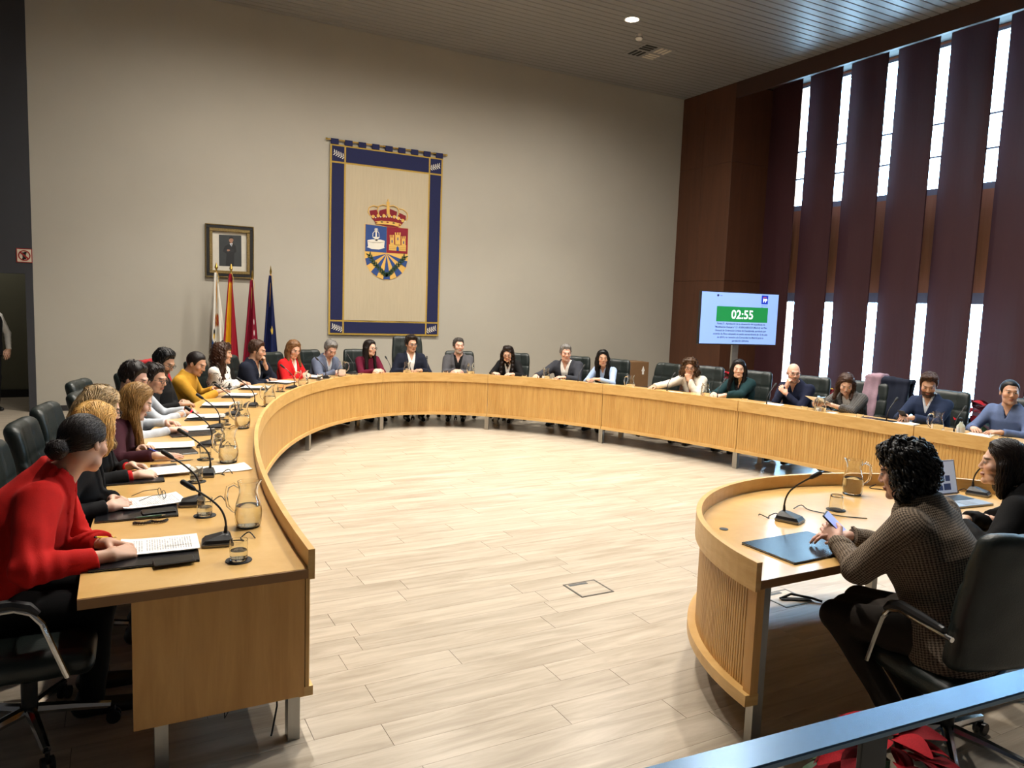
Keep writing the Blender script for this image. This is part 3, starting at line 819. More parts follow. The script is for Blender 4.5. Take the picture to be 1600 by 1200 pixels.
def hair_sdf(q, st, P, hm, HT, o):
    """q head space, P person space, HT(head point)->person point, down is person -Z"""
    vol = o.get('vol', 1.0)
    sk = el(q, (0, -.014, .030), (.0765, .097, .089))
    ax = np.abs(q[:, 0])
    zl = np.interp(q[:, 1], _HL[:, 0], _HL[:, 1]) + o.get('hairline', 0.0) + .006 * wob(q, 55)
    plane = (q[:, 2] - zl) * .75
    burn = np.where((ax > .055) & (q[:, 1] > .0) & (q[:, 1] < .034), .030, 0.0)
    dn = np.array([0, 0, -1.0])
    ph = np.arctan2(q[:, 0], -q[:, 1])
    strand = .0014 * np.sin(ph * 46 + 5 * wob(q, 16))
    edge = sstep(plane + burn * .75, 0.0, .035)
    if st == 'short':
        t = (.005 + .009 * vol * edge) + .012 * vol * edge * sstep(q[:, 2], .04, .12) + o.get('quiff', 0) * .022 * edge * sstep(q[:, 1], .0, .08) * sstep(q[:, 2], .05, .1)
        d = sk - t - .0028 * edge * wob(q, 90)
        return smax(d, -(plane + burn), .003)
    if st == 'buzz':
        return smax(sk - .0035 - .005 * edge - .0010 * wob(q, 200), -(plane + burn), .003)
    if st == 'bun':
        d = smax(sk - .003 - .009 * edge - .0006 * np.sin(ph * 60), -(plane - .002), .003)
        bc = V3(*o.get('bun', (-.01, -.135, -.045)))
        b = el(q, bc, (.046, .040, .044)) - .003 * np.sin(np.arctan2(q[:, 2] - bc[2], q[:, 0] - bc[0]) * 5 + 60 * np.linalg.norm(q - bc, axis=1))
        return smin(d, b, .012)
    face = el(q, (0, .115, -.030), (.060 * o.get('open', 1.0), .080, .104))
    edge = sstep(plane, 0.0, .035)
    plane = plane - .002 + .012 * sstep(np.abs(q[:, 0]), .035, .065)
    edge = sstep(plane, 0.0, .03)
    cap = smax(sk - .006 - .012 * vol * edge - .006 * vol * edge * sstep(q[:, 2], .05, .12), -(plane + .004), .004)
    part = .006 * np.exp(-((q[:, 0] - o.get('part', .012)) / .007) ** 2) * sstep(q[:, 2], .06, .1)
    if st == 'curly':
        L = o.get('len', .10)
        d = smin(cap - .008 * vol, el(q, (0, -.035, -.015), (.096 * vol, .090 * vol, .105)), .03)
        for s in (-1, 1):
            a = HT(V3(s * .080, -.005, -.02)); b = a + dn * L + HT(V3(s * .02, -.01, 0)) - HT(V3(0, 0, 0))
            d = smin(d, rc(P, a, b, .040 * vol, .034 * vol), .03)
        if L > .14:
            a = HT(V3(0, -.06, -.04)); d = smin(d, rc(P, a, a + dn * L + V3(0, -.03, 0), .075, .055), .03)
        d = d - .005 * wob(q, 70) - .004 * wob(q, 170, 2)
        return smax(d, -face, .012)
    # bob and long straight or wavy hair
    L = o.get('len', .12); wv = o.get('wave', 0.0)
    d = cap
    fwd = o.get('front', .012)
    for s in (-1, 1):
        a0 = HT(V3(s * .050, .034, .072)); a = HT(V3(s * .081, .004, .0)); b = HT(V3(s * .084, .004, -.075))
        tip = b + dn * max(L - .06, .01) + V3(s * .012, fwd * 4 if L > .16 else 0, 0)
        m2 = rc(P, a0, a, .020 * vol, .029 * vol); m2 = smin(m2, rc(P, a, b, .029 * vol, .032 * vol), .02)
        m2 = smin(m2, rc(P, b, tip, .032 * vol, .021 * vol), .02)
        d = smin(d, m2, .02)
    a = HT(V3(0, -.040, .02)); b = HT(V3(0, -.058, -.07))
    d = smin(d, rc(P, a, b, .078 * vol, .070 * vol), .025)
    d = smin(d, rc(P, b, b + dn * max(L - .06, .01) + V3(0, -.02, 0), .070 * vol, .046 * vol), .025)
    d = d + strand + part + .004 * wv * np.sin(P[:, 2] * 95 + 3 * wob(P, 12)) - .002 * wob(q, 110)
    return smax(d, -face, .010)

GEN = {'n': 0}
def person(label, pos, facing, head_at, o, group=None, standing=False):
    """a whole figure. pos: hip point on the plan, facing: direction (radians), head_at: head centre in the world"""
    male = o.get('male', False); s = o.get('s', 1.0 if male else 0.95)
    root = empty('person', (pos[0], pos[1], 0), facing - PI / 2, label, 'person', group)
    Mi = Matrix.Rotation(-(facing - PI / 2), 3, 'Z')
    def loc(p): v = Mi @ (Vector(p) - Vector((pos[0], pos[1], 0))); return V3(*v)
    res = o.get('res', 1.0)
    hc = loc(head_at)
    hipz = o.get('hipz', .545)
    P0 = V3(0, 0, hipz)
    # torso axis: from the hips towards the base of the neck
    hd = hc - P0; D = np.linalg.norm(hd)
    u = nrm(hd - V3(0, .035, 0)); Ls = min(D / .675, 1.12 * s)
    ks = min(max((D - .168 * s) / .505, .8), 1.28)
    r = nrm(np.cross(V3(0, 1, 0), u)); f = np.cross(u, r)
    R = np.stack([r, f, u])                                      # rows: torso axes
    tw = math.radians(o.get('twist', 0))
    prof = (PROF_M if male else PROF_F).copy(); wide = o.get('wide', 1.0)
    prof[:, 0] *= ks; prof[:, 1:] *= s * wide
    def tq(P):
        q = (P - P0) @ R.T
        a = tw * sstep(q[:, 2], 0, .45); ca, sa = np.cos(a), np.sin(a)
        return np.stack([q[:, 0] * ca - q[:, 1] * sa * -1, -q[:, 0] * sa + q[:, 1] * ca, q[:, 2]], 1)
    def T(x, y, z):                                              # torso point -> person space
        a = tw * float(sstep(np.array([z]), 0, .45)[0]); ca, sa = math.cos(a), math.sin(a)
        return P0 + R.T @ V3(x * ca - y * sa, x * sa + y * ca, z)
    def torso(P, grow=0.0):
        q = tq(P); z = q[:, 2]
        w = np.interp(z, prof[:, 0], prof[:, 1]); dp = np.interp(z, prof[:, 0], prof[:, 2])
        k = np.sqrt((q[:, 0] / w) ** 2 + (q[:, 1] / dp) ** 2)
        d = (k - 1) * np.minimum(w, dp) * .92
        d = smax(d, z - prof[-1, 0], .02); d = smax(d, prof[0, 0] - z, .04)
        return d - grow
    sw = (.172 if male else .148) * s * wide
    S = {1: T(sw, -.005, .452 * ks), -1: T(-sw, -.005, .452 * ks)}
    N0 = T(0, -.012, .50 * ks)
    # head frame
    hr, hp, hroll = o.get('head', (0, 0, 0))
    HM = rotm('Z', hr) @ rotm('X', -hp) @ rotm('Y', hroll)        # columns: head axes in person space
    hs = o.get('hs', 1.0 if male else .955)
    def HT(p): return hc + HM @ (np.asarray(p) * hs)
    def hq(P): return ((P - hc) @ HM) / hs
    # arms
    arms = {}
    ua, fa = .285 * s * o.get('arm', 1.0), .255 * s * o.get('arm', 1.0)
    for sd in (1, -1):
        h = o.get('handR' if sd == 1 else 'handL', {})
        if standing: tgt = V3(sd * .26, .06, hipz - .02)
        else: tgt = loc(h['at']) if 'at' in h else V3(sd * .13, .40, ZT + .035)
        S0 = S[sd]
        dv = tgt - S0; dl = np.linalg.norm(dv)
        if dl > (ua + fa) * .985: tgt = S0 + dv / dl * (ua + fa) * .985; dl = (ua + fa) * .985
        a = (ua * ua - fa * fa + dl * dl) / (2 * dl); hh = math.sqrt(max(ua * ua - a * a, 1e-6))
        e = nrm(tgt - S0); pole = np.asarray(h.get('pole', (sd * .75, -.35, -.75)), float); pole = nrm(pole - e * (pole @ e))
        E = S0 + e * a + pole * hh
        if not standing and E[2] < ZT + .05 and E[1] > o.get('edge', .28) : E = E + V3(0, 0, ZT + .05 - E[2])
        fd = nrm(tgt - E)
        d = np.asarray(h['dir'], float) if 'dir' in h else (fd * .8 + V3(-sd * .35, .25, -.05))
        nn = np.asarray(h.get('norm', (sd * .25, 0, 1.0)), float)
        arms[sd] = (S0, E, tgt, hand_prims(tgt, d, nn, sd, h.get('curl', .45), h.get('spread', 1.0), s * .98, h.get('thumb', .5)))
    # ---- skin: head, neck and chest fine; hands fine; the covered rest coarse, all one mesh
    tone = o.get('tone', (.60, .36, .25))
    head_parts = []
    def fhead(P):
        d = head_sdf(hq(P), male, o) * hs
        nk = rc(P, N0 + np.array([0, 0, -.05]), HT((0, -.022, -.055)), (.064 if male else .054) * s, (.055 if male else .047) * s)
        nk = smin(nk, torso(P, -.012), .05)
        nk = smax(nk, -(tq(P)[:, 2] - .30 * ks), .01)
        for sd in (1, -1): nk = smax(nk, np.abs(tq(P)[:, 0]) - .13 * s, .01)
        return smin(d, nk, .018)
    c3 = hc; lo = np.minimum(c3 - .15, T(0, 0, .33 * ks) - .15); hi = np.maximum(c3 + .16, T(0, 0, .33 * ks) + .12)
    v, q4 = surf(fhead, lo, hi, .0062 * res)
    cols = head_cols(hq(v), tone, o)
    vs_, fs_, cs_ = [v], [q4], [cols]; base = len(v)
    for sd in (1, -1):
        S0, E, W, pr = arms[sd]
        fr = E + (W - E) * .45
        pts = np.array([p for x in pr for p in (x[1], x[2])] + [fr, W]); lo, hi = pts.min(0) - .035, pts.max(0) + .035
        v, q4 = surf(lambda P: smax(hand_sdf(P, pr, W, fr, s), -((P - fr) @ nrm(W - E)), .004), lo, hi, .0048 * res)
        c = np.tile(np.array(tone), (len(v), 1)) * (1 + .05 * wob(v, 60)[:, None])
        kn = np.zeros(len(v))
        for x in pr:
            if x[0][0] in 'ft': kn = np.maximum(kn, np.exp(-(np.linalg.norm(v - x[2], axis=1) / .009) ** 2))
        c = c * (1 - np.array([.02, .16, .16]) * kn[:, None])
        vs_.append(v); fs_.append(q4 + base); cs_.append(c); base += len(v)
    hipx = .092 * s
    if standing:
        kn = {sd: V3(sd * .10, .02, hipz * .53) for sd in (1, -1)}; an = {sd: V3(sd * .10, -.02, .08) for sd in (1, -1)}
    else:
        kx = o.get('knees', .13); fy = o.get('feet', .40)
        kn = {sd: V3(sd * kx, .43 * s, .50) for sd in (1, -1)}; an = {sd: V3(sd * kx * .9, fy * s, .095) for sd in (1, -1)}
    def fcore(P):
        d = torso(P, -.022)
        for sd in (1, -1):
            d = smin(d, rc(P, V3(sd * hipx, 0, hipz - .01), kn[sd], .075 * s, .05 * s), .03); d = smin(d, rc(P, kn[sd], an[sd], .046 * s, .032), .02)
            S0, E, W, pr = arms[sd]
            d = smin(d, rc(P, S0, E, .04, .034), .02); d = smin(d, rc(P, E, W, .034, .022), .01)
        return d
    pts = np.array([P0, T(0, 0, .5), S[1], S[-1], arms[1][1], arms[-1][1], arms[1][2], arms[-1][2], kn[1], kn[-1], an[1], an[-1]])
    v, q4 = surf(fcore, pts.min(0) - .2, pts.max(0) + .12, .03)
    vs_.append(v); fs_.append(q4 + base); cs_.append(np.tile(np.array(tone), (len(v), 1)))
    body = mesh_obj('body', np.concatenate(vs_), np.concatenate(fs_), SKIN, root, smooth=True)
    set_cols(body.data, np.concatenate(cs_))
    # ---- clothes
    top = o['top']; kind = top['kind']; hgt = .0115 * res
    th = {'blazer': .017, 'shirt': .006, 'sweater': .012, 'blouse': .009}[kind]
    wr = top.get('wr', 1.0); seed = GEN['n']; GEN['n'] += 1
    hem = top.get('hem', -.10)
    vz0, vz1, vw = top.get('v', (.30, .52, .055))                 # bottom, top and half-width of the neck opening
    cuff = top.get('cuff', 0.015)
    def ftop(P, grow, vopen, sleeves=True, cut=0.0, lapel=False, hemz=hem):
        q = tq(P); d = torso(P, grow)
        for sd in (1, -1):
            S0, E, W, pr = arms[sd]; ax = nrm(W - E); g = grow * .75
            if sleeves:
                We = W - ax * (cuff + cut)
                sh = smin(rc(P, S0, E, .060 * s * wide + g, .046 * s + g), rc(P, E, We + ax * .05, .046 * s + g, .031 * s + g), .02)
                tt = (P - E) @ ax
                sh = smax(sh, (P - We) @ ax, .004)
                sh = sh + .0028 * wr * np.sin(tt * 95 + 3 * wob(P, 14, seed)) * np.exp(-(np.linalg.norm(P - E, axis=1) / .13) ** 2)
                d = smin(d, sh, .035)
            else:
                d = smax(d, -rc(P, S0, S0 + (S0 - T(0, 0, .452 * ks)), .062, .07), .02)
        d = d + .0042 * wr * wob(P, 17, seed) + .0020 * wr * wob(P, 38, seed + 3)
        zz = q[:, 2] / ks
        if lapel:
            e = np.abs(q[:, 0]) - vw * s * sstep(zz, vz0, vz1) * 1.0
            band = (q[:, 1] > 0) & (e > -.004) & (e < .045 * s * sstep(zz, vz0 - .02, vz0 + .12)) & (zz > vz0)
            d = d - np.where(band, .007, 0)
        neck = rc(P, N0 - u * .03, HT((0, -.02, -.06)), top.get('nr', .066) * (1 if male else .9), .07)
        if vopen is not None:
            a, b, w = vopen
            e = np.where(q[:, 1] > -.02, np.abs(q[:, 0]) - w * s * np.clip((zz - a) / (b - a), 0, 1.3), 1.0)
            e = np.maximum(e, a - zz)
            d = smax(d, -e, .006)
        d = smax(d, -neck, .008)
        d = smax(d, hemz - zz, .02)
        return d
    pts = np.array([P0 + R.T @ V3(0, 0, hem - .02), T(0, 0, .5 * ks), S[1], S[-1], arms[1][1], arms[-1][1], arms[1][2], arms[-1][2]])
    lo, hi = pts.min(0) - .13, pts.max(0) + .10
    lo[0] = min(lo[0], -.26 * s * wide); hi[0] = max(hi[0], .26 * s * wide); lo[1] = min(lo[1], -.19)
    if kind == 'blazer':
        un = top['under']; uo = un.get('v', (.40, .52, .04))
        fu = lambda P: ftop(P, .003, uo, False, hemz=-.05)
        ulo, uhi = T(0, 0, .2) - .26, T(0, 0, .4 * ks) + .24
        usl = un.get('sleeves')
        if usl:
            ulo, uhi = lo, hi; fu = lambda P: ftop(P, .002, uo, True, -.022, hemz=-.05)
        sdf_obj(un.get('name', 'shirt'), fu, ulo, uhi, hgt, un['mat'], root)
        bo = sdf_obj(top.get('name', 'blazer'), lambda P: ftop(P, th, (vz0, vz1, vw), not top.get('vest'), 0, True), lo, hi, hgt, top['mat'], root)
        if top.get('weave'):
            me = bo.data; V = np.empty(len(me.vertices) * 3); me.vertices.foreach_get('co', V); V = V.reshape(-1, 3)
            q = tq(V); best = torso(V, th); wv = np.stack([np.arctan2(q[:, 0], -q[:, 1]) * .15, q[:, 2], 0 * best], 1)
            for sd in (1, -1):
                S0, E, W, pr = arms[sd]
                for A_, B_, rr_ in ((S0, E, .056), (E, W, .042)):
                    ax_ = nrm(B_ - A_); u1 = nrm(np.cross(ax_, V3(0, 1, .3))); u2 = np.cross(ax_, u1); w_ = V - A_
                    dd = rc(V, A_, B_, rr_ + .012, rr_ + .008); pk = dd < best
                    wv[pk] = np.stack([np.arctan2(w_ @ u1, w_ @ u2) * rr_, w_ @ ax_, 0 * dd], 1)[pk]; best = np.minimum(best, dd)
            at_ = me.attributes.new('wv', 'FLOAT_VECTOR', 'POINT'); at_.data.foreach_set('vector', wv.astype(np.float32).ravel())
    else:
        vv = (vz0, vz1, vw) if 'v' in top else None
        sdf_obj(top.get('name', kind), lambda P: ftop(P, th, vv), lo, hi, hgt, top['mat'], root)
        if 'inner' in top:
            sdf_obj('undershirt', lambda P: ftop(P, .001, (.43, .52, .03), False, hemz=.1), T(0, 0, .3) - .25, T(0, 0, .5) + .2, hgt, top['inner'], root)
    col = top.get('collar')
    if col:                                                       # shirt or jacket collar standing round the neck
        na = nrm(HT((0, -.02, -.06)) - N0)
        def fcol(P):
            w = P - (N0 - na * .02); t = w @ na; rad = np.linalg.norm(w - t[:, None] * na, axis=1)
            q = tq(P)
            fl = (.070 if male else .061) * s - .10 * (t - .03)
            d = np.maximum(np.abs(rad - fl) - .006, np.abs(t - .028) - col.get('h', .026) - .35 * np.clip(-q[:, 1], -.02, .03))
            e = np.where(q[:, 1] > 0, np.abs(q[:, 0]) - .012 - .5 * (t - .0) * (t > 0), 1.0)
            return smax(d, -e, .004)
        c0 = N0 + na * .03; sdf_obj('collar', fcol, c0 - .12, c0 + .12, .0065 * res, col['mat'], root)
    # ---- trousers and shoes
    tm = o.get('trousers', cloth('black', '#101012'))
    def ftr(P):
        d = smax(torso(P, .004), (tq(P)[:, 2] + .0), .02)
        d = smin(d, el(P, V3(0, -.03, hipz - .03), (.18 * s * wide, .15 * s, .11)), .04)
        for sd in (1, -1):
            d = smin(d, rc(P, V3(sd * hipx, 0, hipz - .01), kn[sd], .088 * s * wide, .064 * s), .03)
            if o.get('skirt'): d = smin(d, rc(P, V3(0, .05, hipz - .03), V3(0, kn[sd][1] - .02, kn[sd][2] - .03), .10, .085), .05)
            cal = rc(P, kn[sd], an[sd] - V3(0, 0, .02), .062 * s, .05)
            d = smin(d, smax(cal, .07 - P[:, 2], .005), .02)
        d = smax(d, (.40 if not standing else .06) * 0 + .062 - P[:, 2], .004)
        return d + .003 * wob(P, 24, seed)
    pts = np.array([P0, kn[1], kn[-1], an[1], an[-1]])
    sdf_obj('trousers', ftr, pts.min(0) - .23, pts.max(0) + .17, .018 * max(res, .8), tm, root)
    if o.get('shoes', True):
        for sd in (1, -1):
            a = an[sd]
            fs = lambda P: smax(smin(rc(P, a + V3(0, -.035, -.045), a + V3(0, .16, -.058), .042, .034), rc(P, a + V3(0, -.02, -.03), a + V3(0, -.01, .02), .045, .04), .03), .006 - P[:, 2], .004)
            sdf_obj('shoe', fs, a + V3(-.08, -.12, -.12), a + V3(.08, .24, .08), .014, o.get('shoe', SHOE), root)
    # ---- hair, glasses
    st = o.get('hair')
    if st:
        L = o.get('len', .12)
        lo = hc - .18; hi = hc + .18; lo[2] -= max(L - .02, 0) + .05; lo[1] -= .04; hi[1] += .03
        hv, hf = surf(lambda P: hair_sdf(hq(P), st, P, HM, HT, o), lo, hi, .0072 * res)
        nl = o.get('locks', 140 if res > .8 else 900)
        if st == 'buzz': nl = 0
        if nl:
            crown = HT((0, -.035, .115))
            if st == 'bun':
                bc = HT(o.get('bun', (-.01, -.135, -.045)))
                sw = lambda p: nrm_rows(bc - p); ll, lr, cu = .13, .0016, 0
            elif st == 'short':
                sw = lambda p: nrm_rows(nrm_rows(p - crown) + HM @ V3(0, .5 if o.get('quiff') else .25, -.25)); ll, lr, cu = .035, .0032, 0
            elif st == 'curly': sw = None; ll, lr, cu = .07, .0042, .008
            else:
                def sw(p):
                    q = hq(p); top = sstep(q[:, 2], .03, .10)[:, None]
                    sd = np.sign(q[:, 0] - o.get('part', .012))[:, None] * (HM @ V3(1.0, 0, 0)) + HM @ V3(0, -.45, -.15)
                    return nrm_rows(sd * top + V3(0, 0, -1) * (1 - top))
                ll, lr, cu = min(.26, .12 + L * .5), .0021, .004 * o.get('wave', 0)
            if res > .8: lr *= 1.5
            rg = lambda v, n: (hq(v)[:, 1] < .035) | ((hq(v)[:, 2] > .085) & (hq(v)[:, 1] < .07)) | (hq(v)[:, 2] < -.1)
            lv, lf = locks(hv, hf, V3(0, 0, -1.0), nl, ll, lr, seed + 11, cu, .0015 if st != 'curly' else .004, rg, 4, 7 if res < .8 else 5, sw)
            hf = np.concatenate([hf, lf + len(hv)]); hv = np.concatenate([hv, lv])
        mesh_obj('hair', hv, hf, o['hairmat'], root, smooth=True)
    if o.get('glasses'):
        g = MB()
        for sx in (-1, 1):
            ring = [HT((sx * .033 + .023 * math.cos(a), .1035 - .06 * abs(sx * .033 + .023 * math.cos(a)) ** 1.0 * .5, .004 + .017 * math.sin(a))) for a in [2 * PI * k / 14 for k in range(15)]]
            g.tube(ring, .0022, 5, False)
            g.tube([HT((sx * .056, .099, .008)), HT((sx * .080, .05, .010)), HT((sx * .083, -.005, .012))], .0020, 5)
        g.tube([HT((-.010, .106, .006)), HT((0, .109, .008)), HT((.010, .106, .006))], .002, 5)
        g.build('glasses', o['glasses'], root)
    o['_HT'] = HT; o['_arms'] = arms; o['_root'] = root
    return root
# ------------------------------------------------------------------ swivel chairs
def chair_proto(high):
    t = empty('office_chair', (0, 0, 0)); zt = 1.28 if high else 1.06; zb = .48; zc_ = (zt + zb) / 2; hh = (zt - zb) / 2
    def fb(P):
        q = P.copy(); q[:, 1] = q[:, 1] + .22 + .20 * (q[:, 2] - .5) - .55 * q[:, 0] ** 2
        w = 1 - .10 * ((q[:, 2] - zc_) / hh) ** 2
        q[:, 0] = q[:, 0] / w
        d = rbx(q, (0, 0, zc_), (.255, .045, hh), .044)
        g = sum(np.exp(-((q[:, 0] - x) / .010) ** 2) for x in (-.10, .10)) + sum(np.exp(-((q[:, 2] - z) / .010) ** 2) for z in (zb + .2, zb + .38))
        return d + .007 * g * (q[:, 1] > 0) + .002 * wob(P, 40)
    sdf_obj('backrest', fb, (-.31, -.52, zb - .06), (.31, -.05, zt + .08), .014, LEATHER, t)
    def fs(P):
        q = P.copy(); q[:, 2] = q[:, 2] - .12 * np.clip(q[:, 1], -1, 0) ** 2
        return rbx(q, (0, .0, .385), (.255, .25, .055), .05) + .002 * wob(P, 40)
    sdf_obj('seat', fs, (-.32, -.32, .30), (.32, .32, .48), .014, LEATHER, t)
    for s in (-1, 1):
        MB().tube([(s*.285, .16, .36), (s*.29, .12, .48), (s*.29, .085, .585), (s*.29, .05, .63), (s*.29, 0, .65), (s*.29, -.12, .645), (s*.285, -.26, .64)], .011, 8).build('arm_tube', CHROME, t, True)
        MB().tube([(s*.29, .075, .625), (s*.29, .045, .655), (s*.29, -.01, .672), (s*.29, -.12, .668), (s*.285, -.22, .66)], [.012, .019, .021, .02, .014], 8).build('armrest', BLACKP, t, True)
    MB().lathe([(.03, .10), (.03, .24), (.022, .24), (.022, .33), (.09, .335)], 14).build('column', BLACKP, t, True)
    for k in range(5):
        a = 2 * PI * k / 5 + .3; c, s = math.cos(a), math.sin(a)
        MB().tube([(c*.03, s*.03, .115), (c*.16, s*.16, .10), (c*.29, s*.29, .08)], [.024, .021, .016], 8).build('base_arm', CHROME, t, True)
        cx, cy = c*.30, s*.30
        w = MB()
        for dd in (-.014, .014):
            px_, py_ = -s*dd, c*dd
            w.tube([(cx + px_*.6, cy + py_*.6, .028), (cx + px_*1.6, cy + py_*1.6, .028)], .028, 12)
        w.tube([(cx, cy, .03), (cx, cy, .075)], .009, 6)
        w.build('caster', BLACKP, t, True)
    return t
CHAIRS = {}
def chair(x, y, facing, label, high=False):
    if high not in CHAIRS:
        o = CHAIRS[high] = chair_proto(high)
    else: o = copy_tree(CHAIRS[high])
    o.location = (x, y, 0); o.rotation_euler = (0, 0, facing - PI / 2)
    tag(o, label, 'chair', 'green leather swivel chairs')
    return o
# ------------------------------------------------------------------ who sits where
BLACKC = cloth('black', '#0f0f11'); NAVY = cloth('navy', '#171c2b'); GREYC = cloth('grey_flannel', '#4c4c50'); DGREY = cloth('charcoal_suit', '#33353c')
WHITEC = cloth('white_cotton', '#dcd9d2'); REDC = cloth('red_wool', '#b3140f'); REDB = cloth('bright_red', '#c01a1e'); BURG = cloth('burgundy', '#5a0f28')
PLUM = cloth('plum', '#3a1620'); MUST = cloth('mustard_knit', '#b98a2c'); LBLUE = cloth('pale_blue_shirt', '#9fb4d6'); LGREY = cloth('pale_grey_shirt', '#b8bdc4')
BGREY = cloth('blue_grey_blazer', '#5c6478'); TEAL = cloth('dark_teal', '#143034'); DNAVY = cloth('navy_shirt', '#171d33'); NSW = cloth('navy_knit', '#202b44')
DENIM = cloth('blue_cotton', '#58678a'); CHKG = checkmat('grey_check', '#3c3a3a', '#6a6866', .02); TWEED = checkmat('brown_tweed', '#2e261f', '#8a7a69', .0095)
CREAM = cloth('cream_blazer', '#d9d0c2'); PRINT = printmat('black_swirl_print', '#dedbd5', '#141414'); LACE = printmat('grey_print_blouse', '#d8d5d0', '#6a6866')
BLKF = plain('black_glasses', '#0b0b0c', 0.3)
H_DARK = hairmat('hair_black_brown', '#1a1210'); H_BLACK = hairmat('hair_black', '#0b0a0b', .4); H_BROWN = hairmat('hair_brown', '#3a2418')
H_LBROWN = hairmat('hair_light_brown', '#6b4a2c', .4); H_BLOND = hairmat('hair_blonde', '#c79a55', .45); H_ASH = hairmat('hair_ash_blonde', '#a08660', .65)
H_GREY = hairmat('hair_grey', '#6e6b68', .4); H_CURL = hairmat('hair_brown_curls', '#45301f', .5); H_GOLD = hairmat('hair_dark_blonde', '#8d6a3c', .5)
H_SALT = hairmat('hair_salt_pepper', '#3c3835', .5)
TAN = (.52, .30, .20); FAIR = (.66, .42, .31); OLV = (.46, .27, .18); PINK = (.62, .37, .28)

def seat_plane(y, px):
    th = PI - math.asin((y - EC[1]) / EB)
    for _ in range(6):
        p, n = ell(th, .85); t = Vector((-n.y, n.x, 0)); r = Vector(ray(*px)); k = p.dot(t) / r.dot(t)
        q = Vector((0, 0, CAMH)) + r * k
        break
    off = (q - p).dot(n) + .85
    return th, off, q
def seat_ray(px, off):
    r = ray(*px); az = math.atan2(r[1], r[0]); best = None
    for i in range(1, 1800):
        th = math.radians(i * .1); p, n = ell(th, off)
        e = abs(math.atan2(p.y, p.x) - az)
        if best is None or e < best[0]: best = (e, th, p, n)
    e, th, p, n = best
    z = CAMH + r[2] / math.hypot(r[0], r[1]) * math.hypot(p.x, p.y)
    return th, off, Vector((p.x, p.y, z))
PEOPLE = {}
CHL = dict(P2='green leather chair behind the golden blonde woman', P3='green leather chair behind the messy ash blonde woman', P4='green leather chair of the woman in the plum jumper',
    P5='green leather chair of the man hidden behind long hair', P6='green leather chair of the man in glasses and pale shirt', P7='green leather chair with a red coat over its back',
    P8='green leather chair of the man in the mustard jumper', P9='green leather chair of the woman in swirl print', P10='green leather chair of the man with fist on chin',
    P11='green leather chair of the woman in bright red blazer', P12='wide green leather chair of the man in blue grey', P13='green leather chair of the woman in burgundy',
    P15='green leather chair of the grey bearded man', P16='green leather chair of the woman in black looking down', P17='green leather chair of the heavy man in charcoal',
    P18='green leather chair of the woman in padded vest', P19='green leather chair of the woman in cream blazer', P20='green leather chair of the woman in teal',
    P21='green leather chair of the bald man', P22='green leather chair of the woman in grey check', P23='green leather chair of the man in navy jumper', P24='green leather chair of the man by the right edge')
def sit(key, label, px, o, y=None, off=.92, chair_label=None, high=False, turn=0.0):
    if y is not None: th, off, hp = seat_plane(y, px)
    else: th, off, hp = seat_ray(px, off)
    _, n = ell(th)
    male = o.get('male', False); s = o.setdefault('s', .97 if male else .93)
    o.setdefault('hipz', .505)
    D = .675 * s; dz = hp.z - o['hipz']
    df = math.sqrt(max(D * D - dz * dz, .0)) if dz < D else .04
    df = o.get('df', min(max(df, .05), .42))
    po = max(off + df, 1.02)
    c, _ = ell(th, po); c.z = 0
    # keep the hips in the vertical plane of the head
    side = (hp - c); side.z = 0; tv = Vector((-n.y, n.x, 0)); c = c + tv * side.dot(tv) * 1.0
    facing = math.atan2(-n.y, -n.x) + math.radians(turn)
    o['edge'] = po - TD
    R2 = Matrix.Rotation(facing - PI / 2, 3, 'Z')
    for k, sd in (('handR', 1), ('handL', -1)):
        h = o.setdefault(k, {})
        if 'px' in h: h['at'] = atz(*h['px'], h.get('z', ZT + .035))
        elif 'chin' in h:
            a = R2 @ Vector((sd * .045 * h['chin'], .085 + h.get('fy', 0), 0)); h['at'] = Vector((hp.x + a.x, hp.y + a.y, hp.z - .165 - h.get('low', 0)))
            h.setdefault('dir', (-sd * .25, .1, 1)); h.setdefault('norm', (sd * .5, .8, 0)); h.setdefault('curl', 1.15); h.setdefault('pole', (sd * .5, .2, -1))
        elif 'at' not in h:
            f = h.get('f', .12); a = R2 @ Vector((sd * h.get('w', .10), po - TD + f, 0)); h['at'] = Vector((c.x + a.x, c.y + a.y, ZT + h.get('up', .035)))
    print('PERSON', key, 'off %.2f z %.2f df %.2f po %.2f' % (off, hp.z, df, po))
    root = person(label, (c.x, c.y), facing, hp, o)
    PEOPLE[key] = (th, c, facing, hp, o)
    cc = c + Vector((math.cos(facing), math.sin(facing), 0)) * .02
    if key == 'P8': cc = cc + Vector((n.y, -n.x, 0)) * .2; o['chair_at'] = cc
    if key == 'P1':
        a = atz(105, 1058, .36); fv = Vector((math.cos(facing), math.sin(facing), 0)); rv = Vector((fv.y, -fv.x, 0)); cc = Vector((a.x, a.y, 0)) - fv * .16 - rv * .285; print('chair P1', cc, c)
    chair(cc.x, cc.y, facing, chair_label or CHL[key], high)
    return root
def CL(w=.05, f=.14, up=.045): # clasped hands
    return dict(handR=dict(w=w - .02, f=f, up=up, dir=(-.75, .6, .05), norm=(.5, .35, .8), curl=.75), handL=dict(w=w - .02, f=f + .015, up=up - .01, dir=(.75, .6, .05), norm=(-.5, .35, .8), curl=.75))
def blz(mat, under, v=(.22, .52, .062), uv=(.40, .52, .04), **k):
    return dict(kind='blazer', mat=mat, under=dict(mat=under, v=uv), v=v, **k)

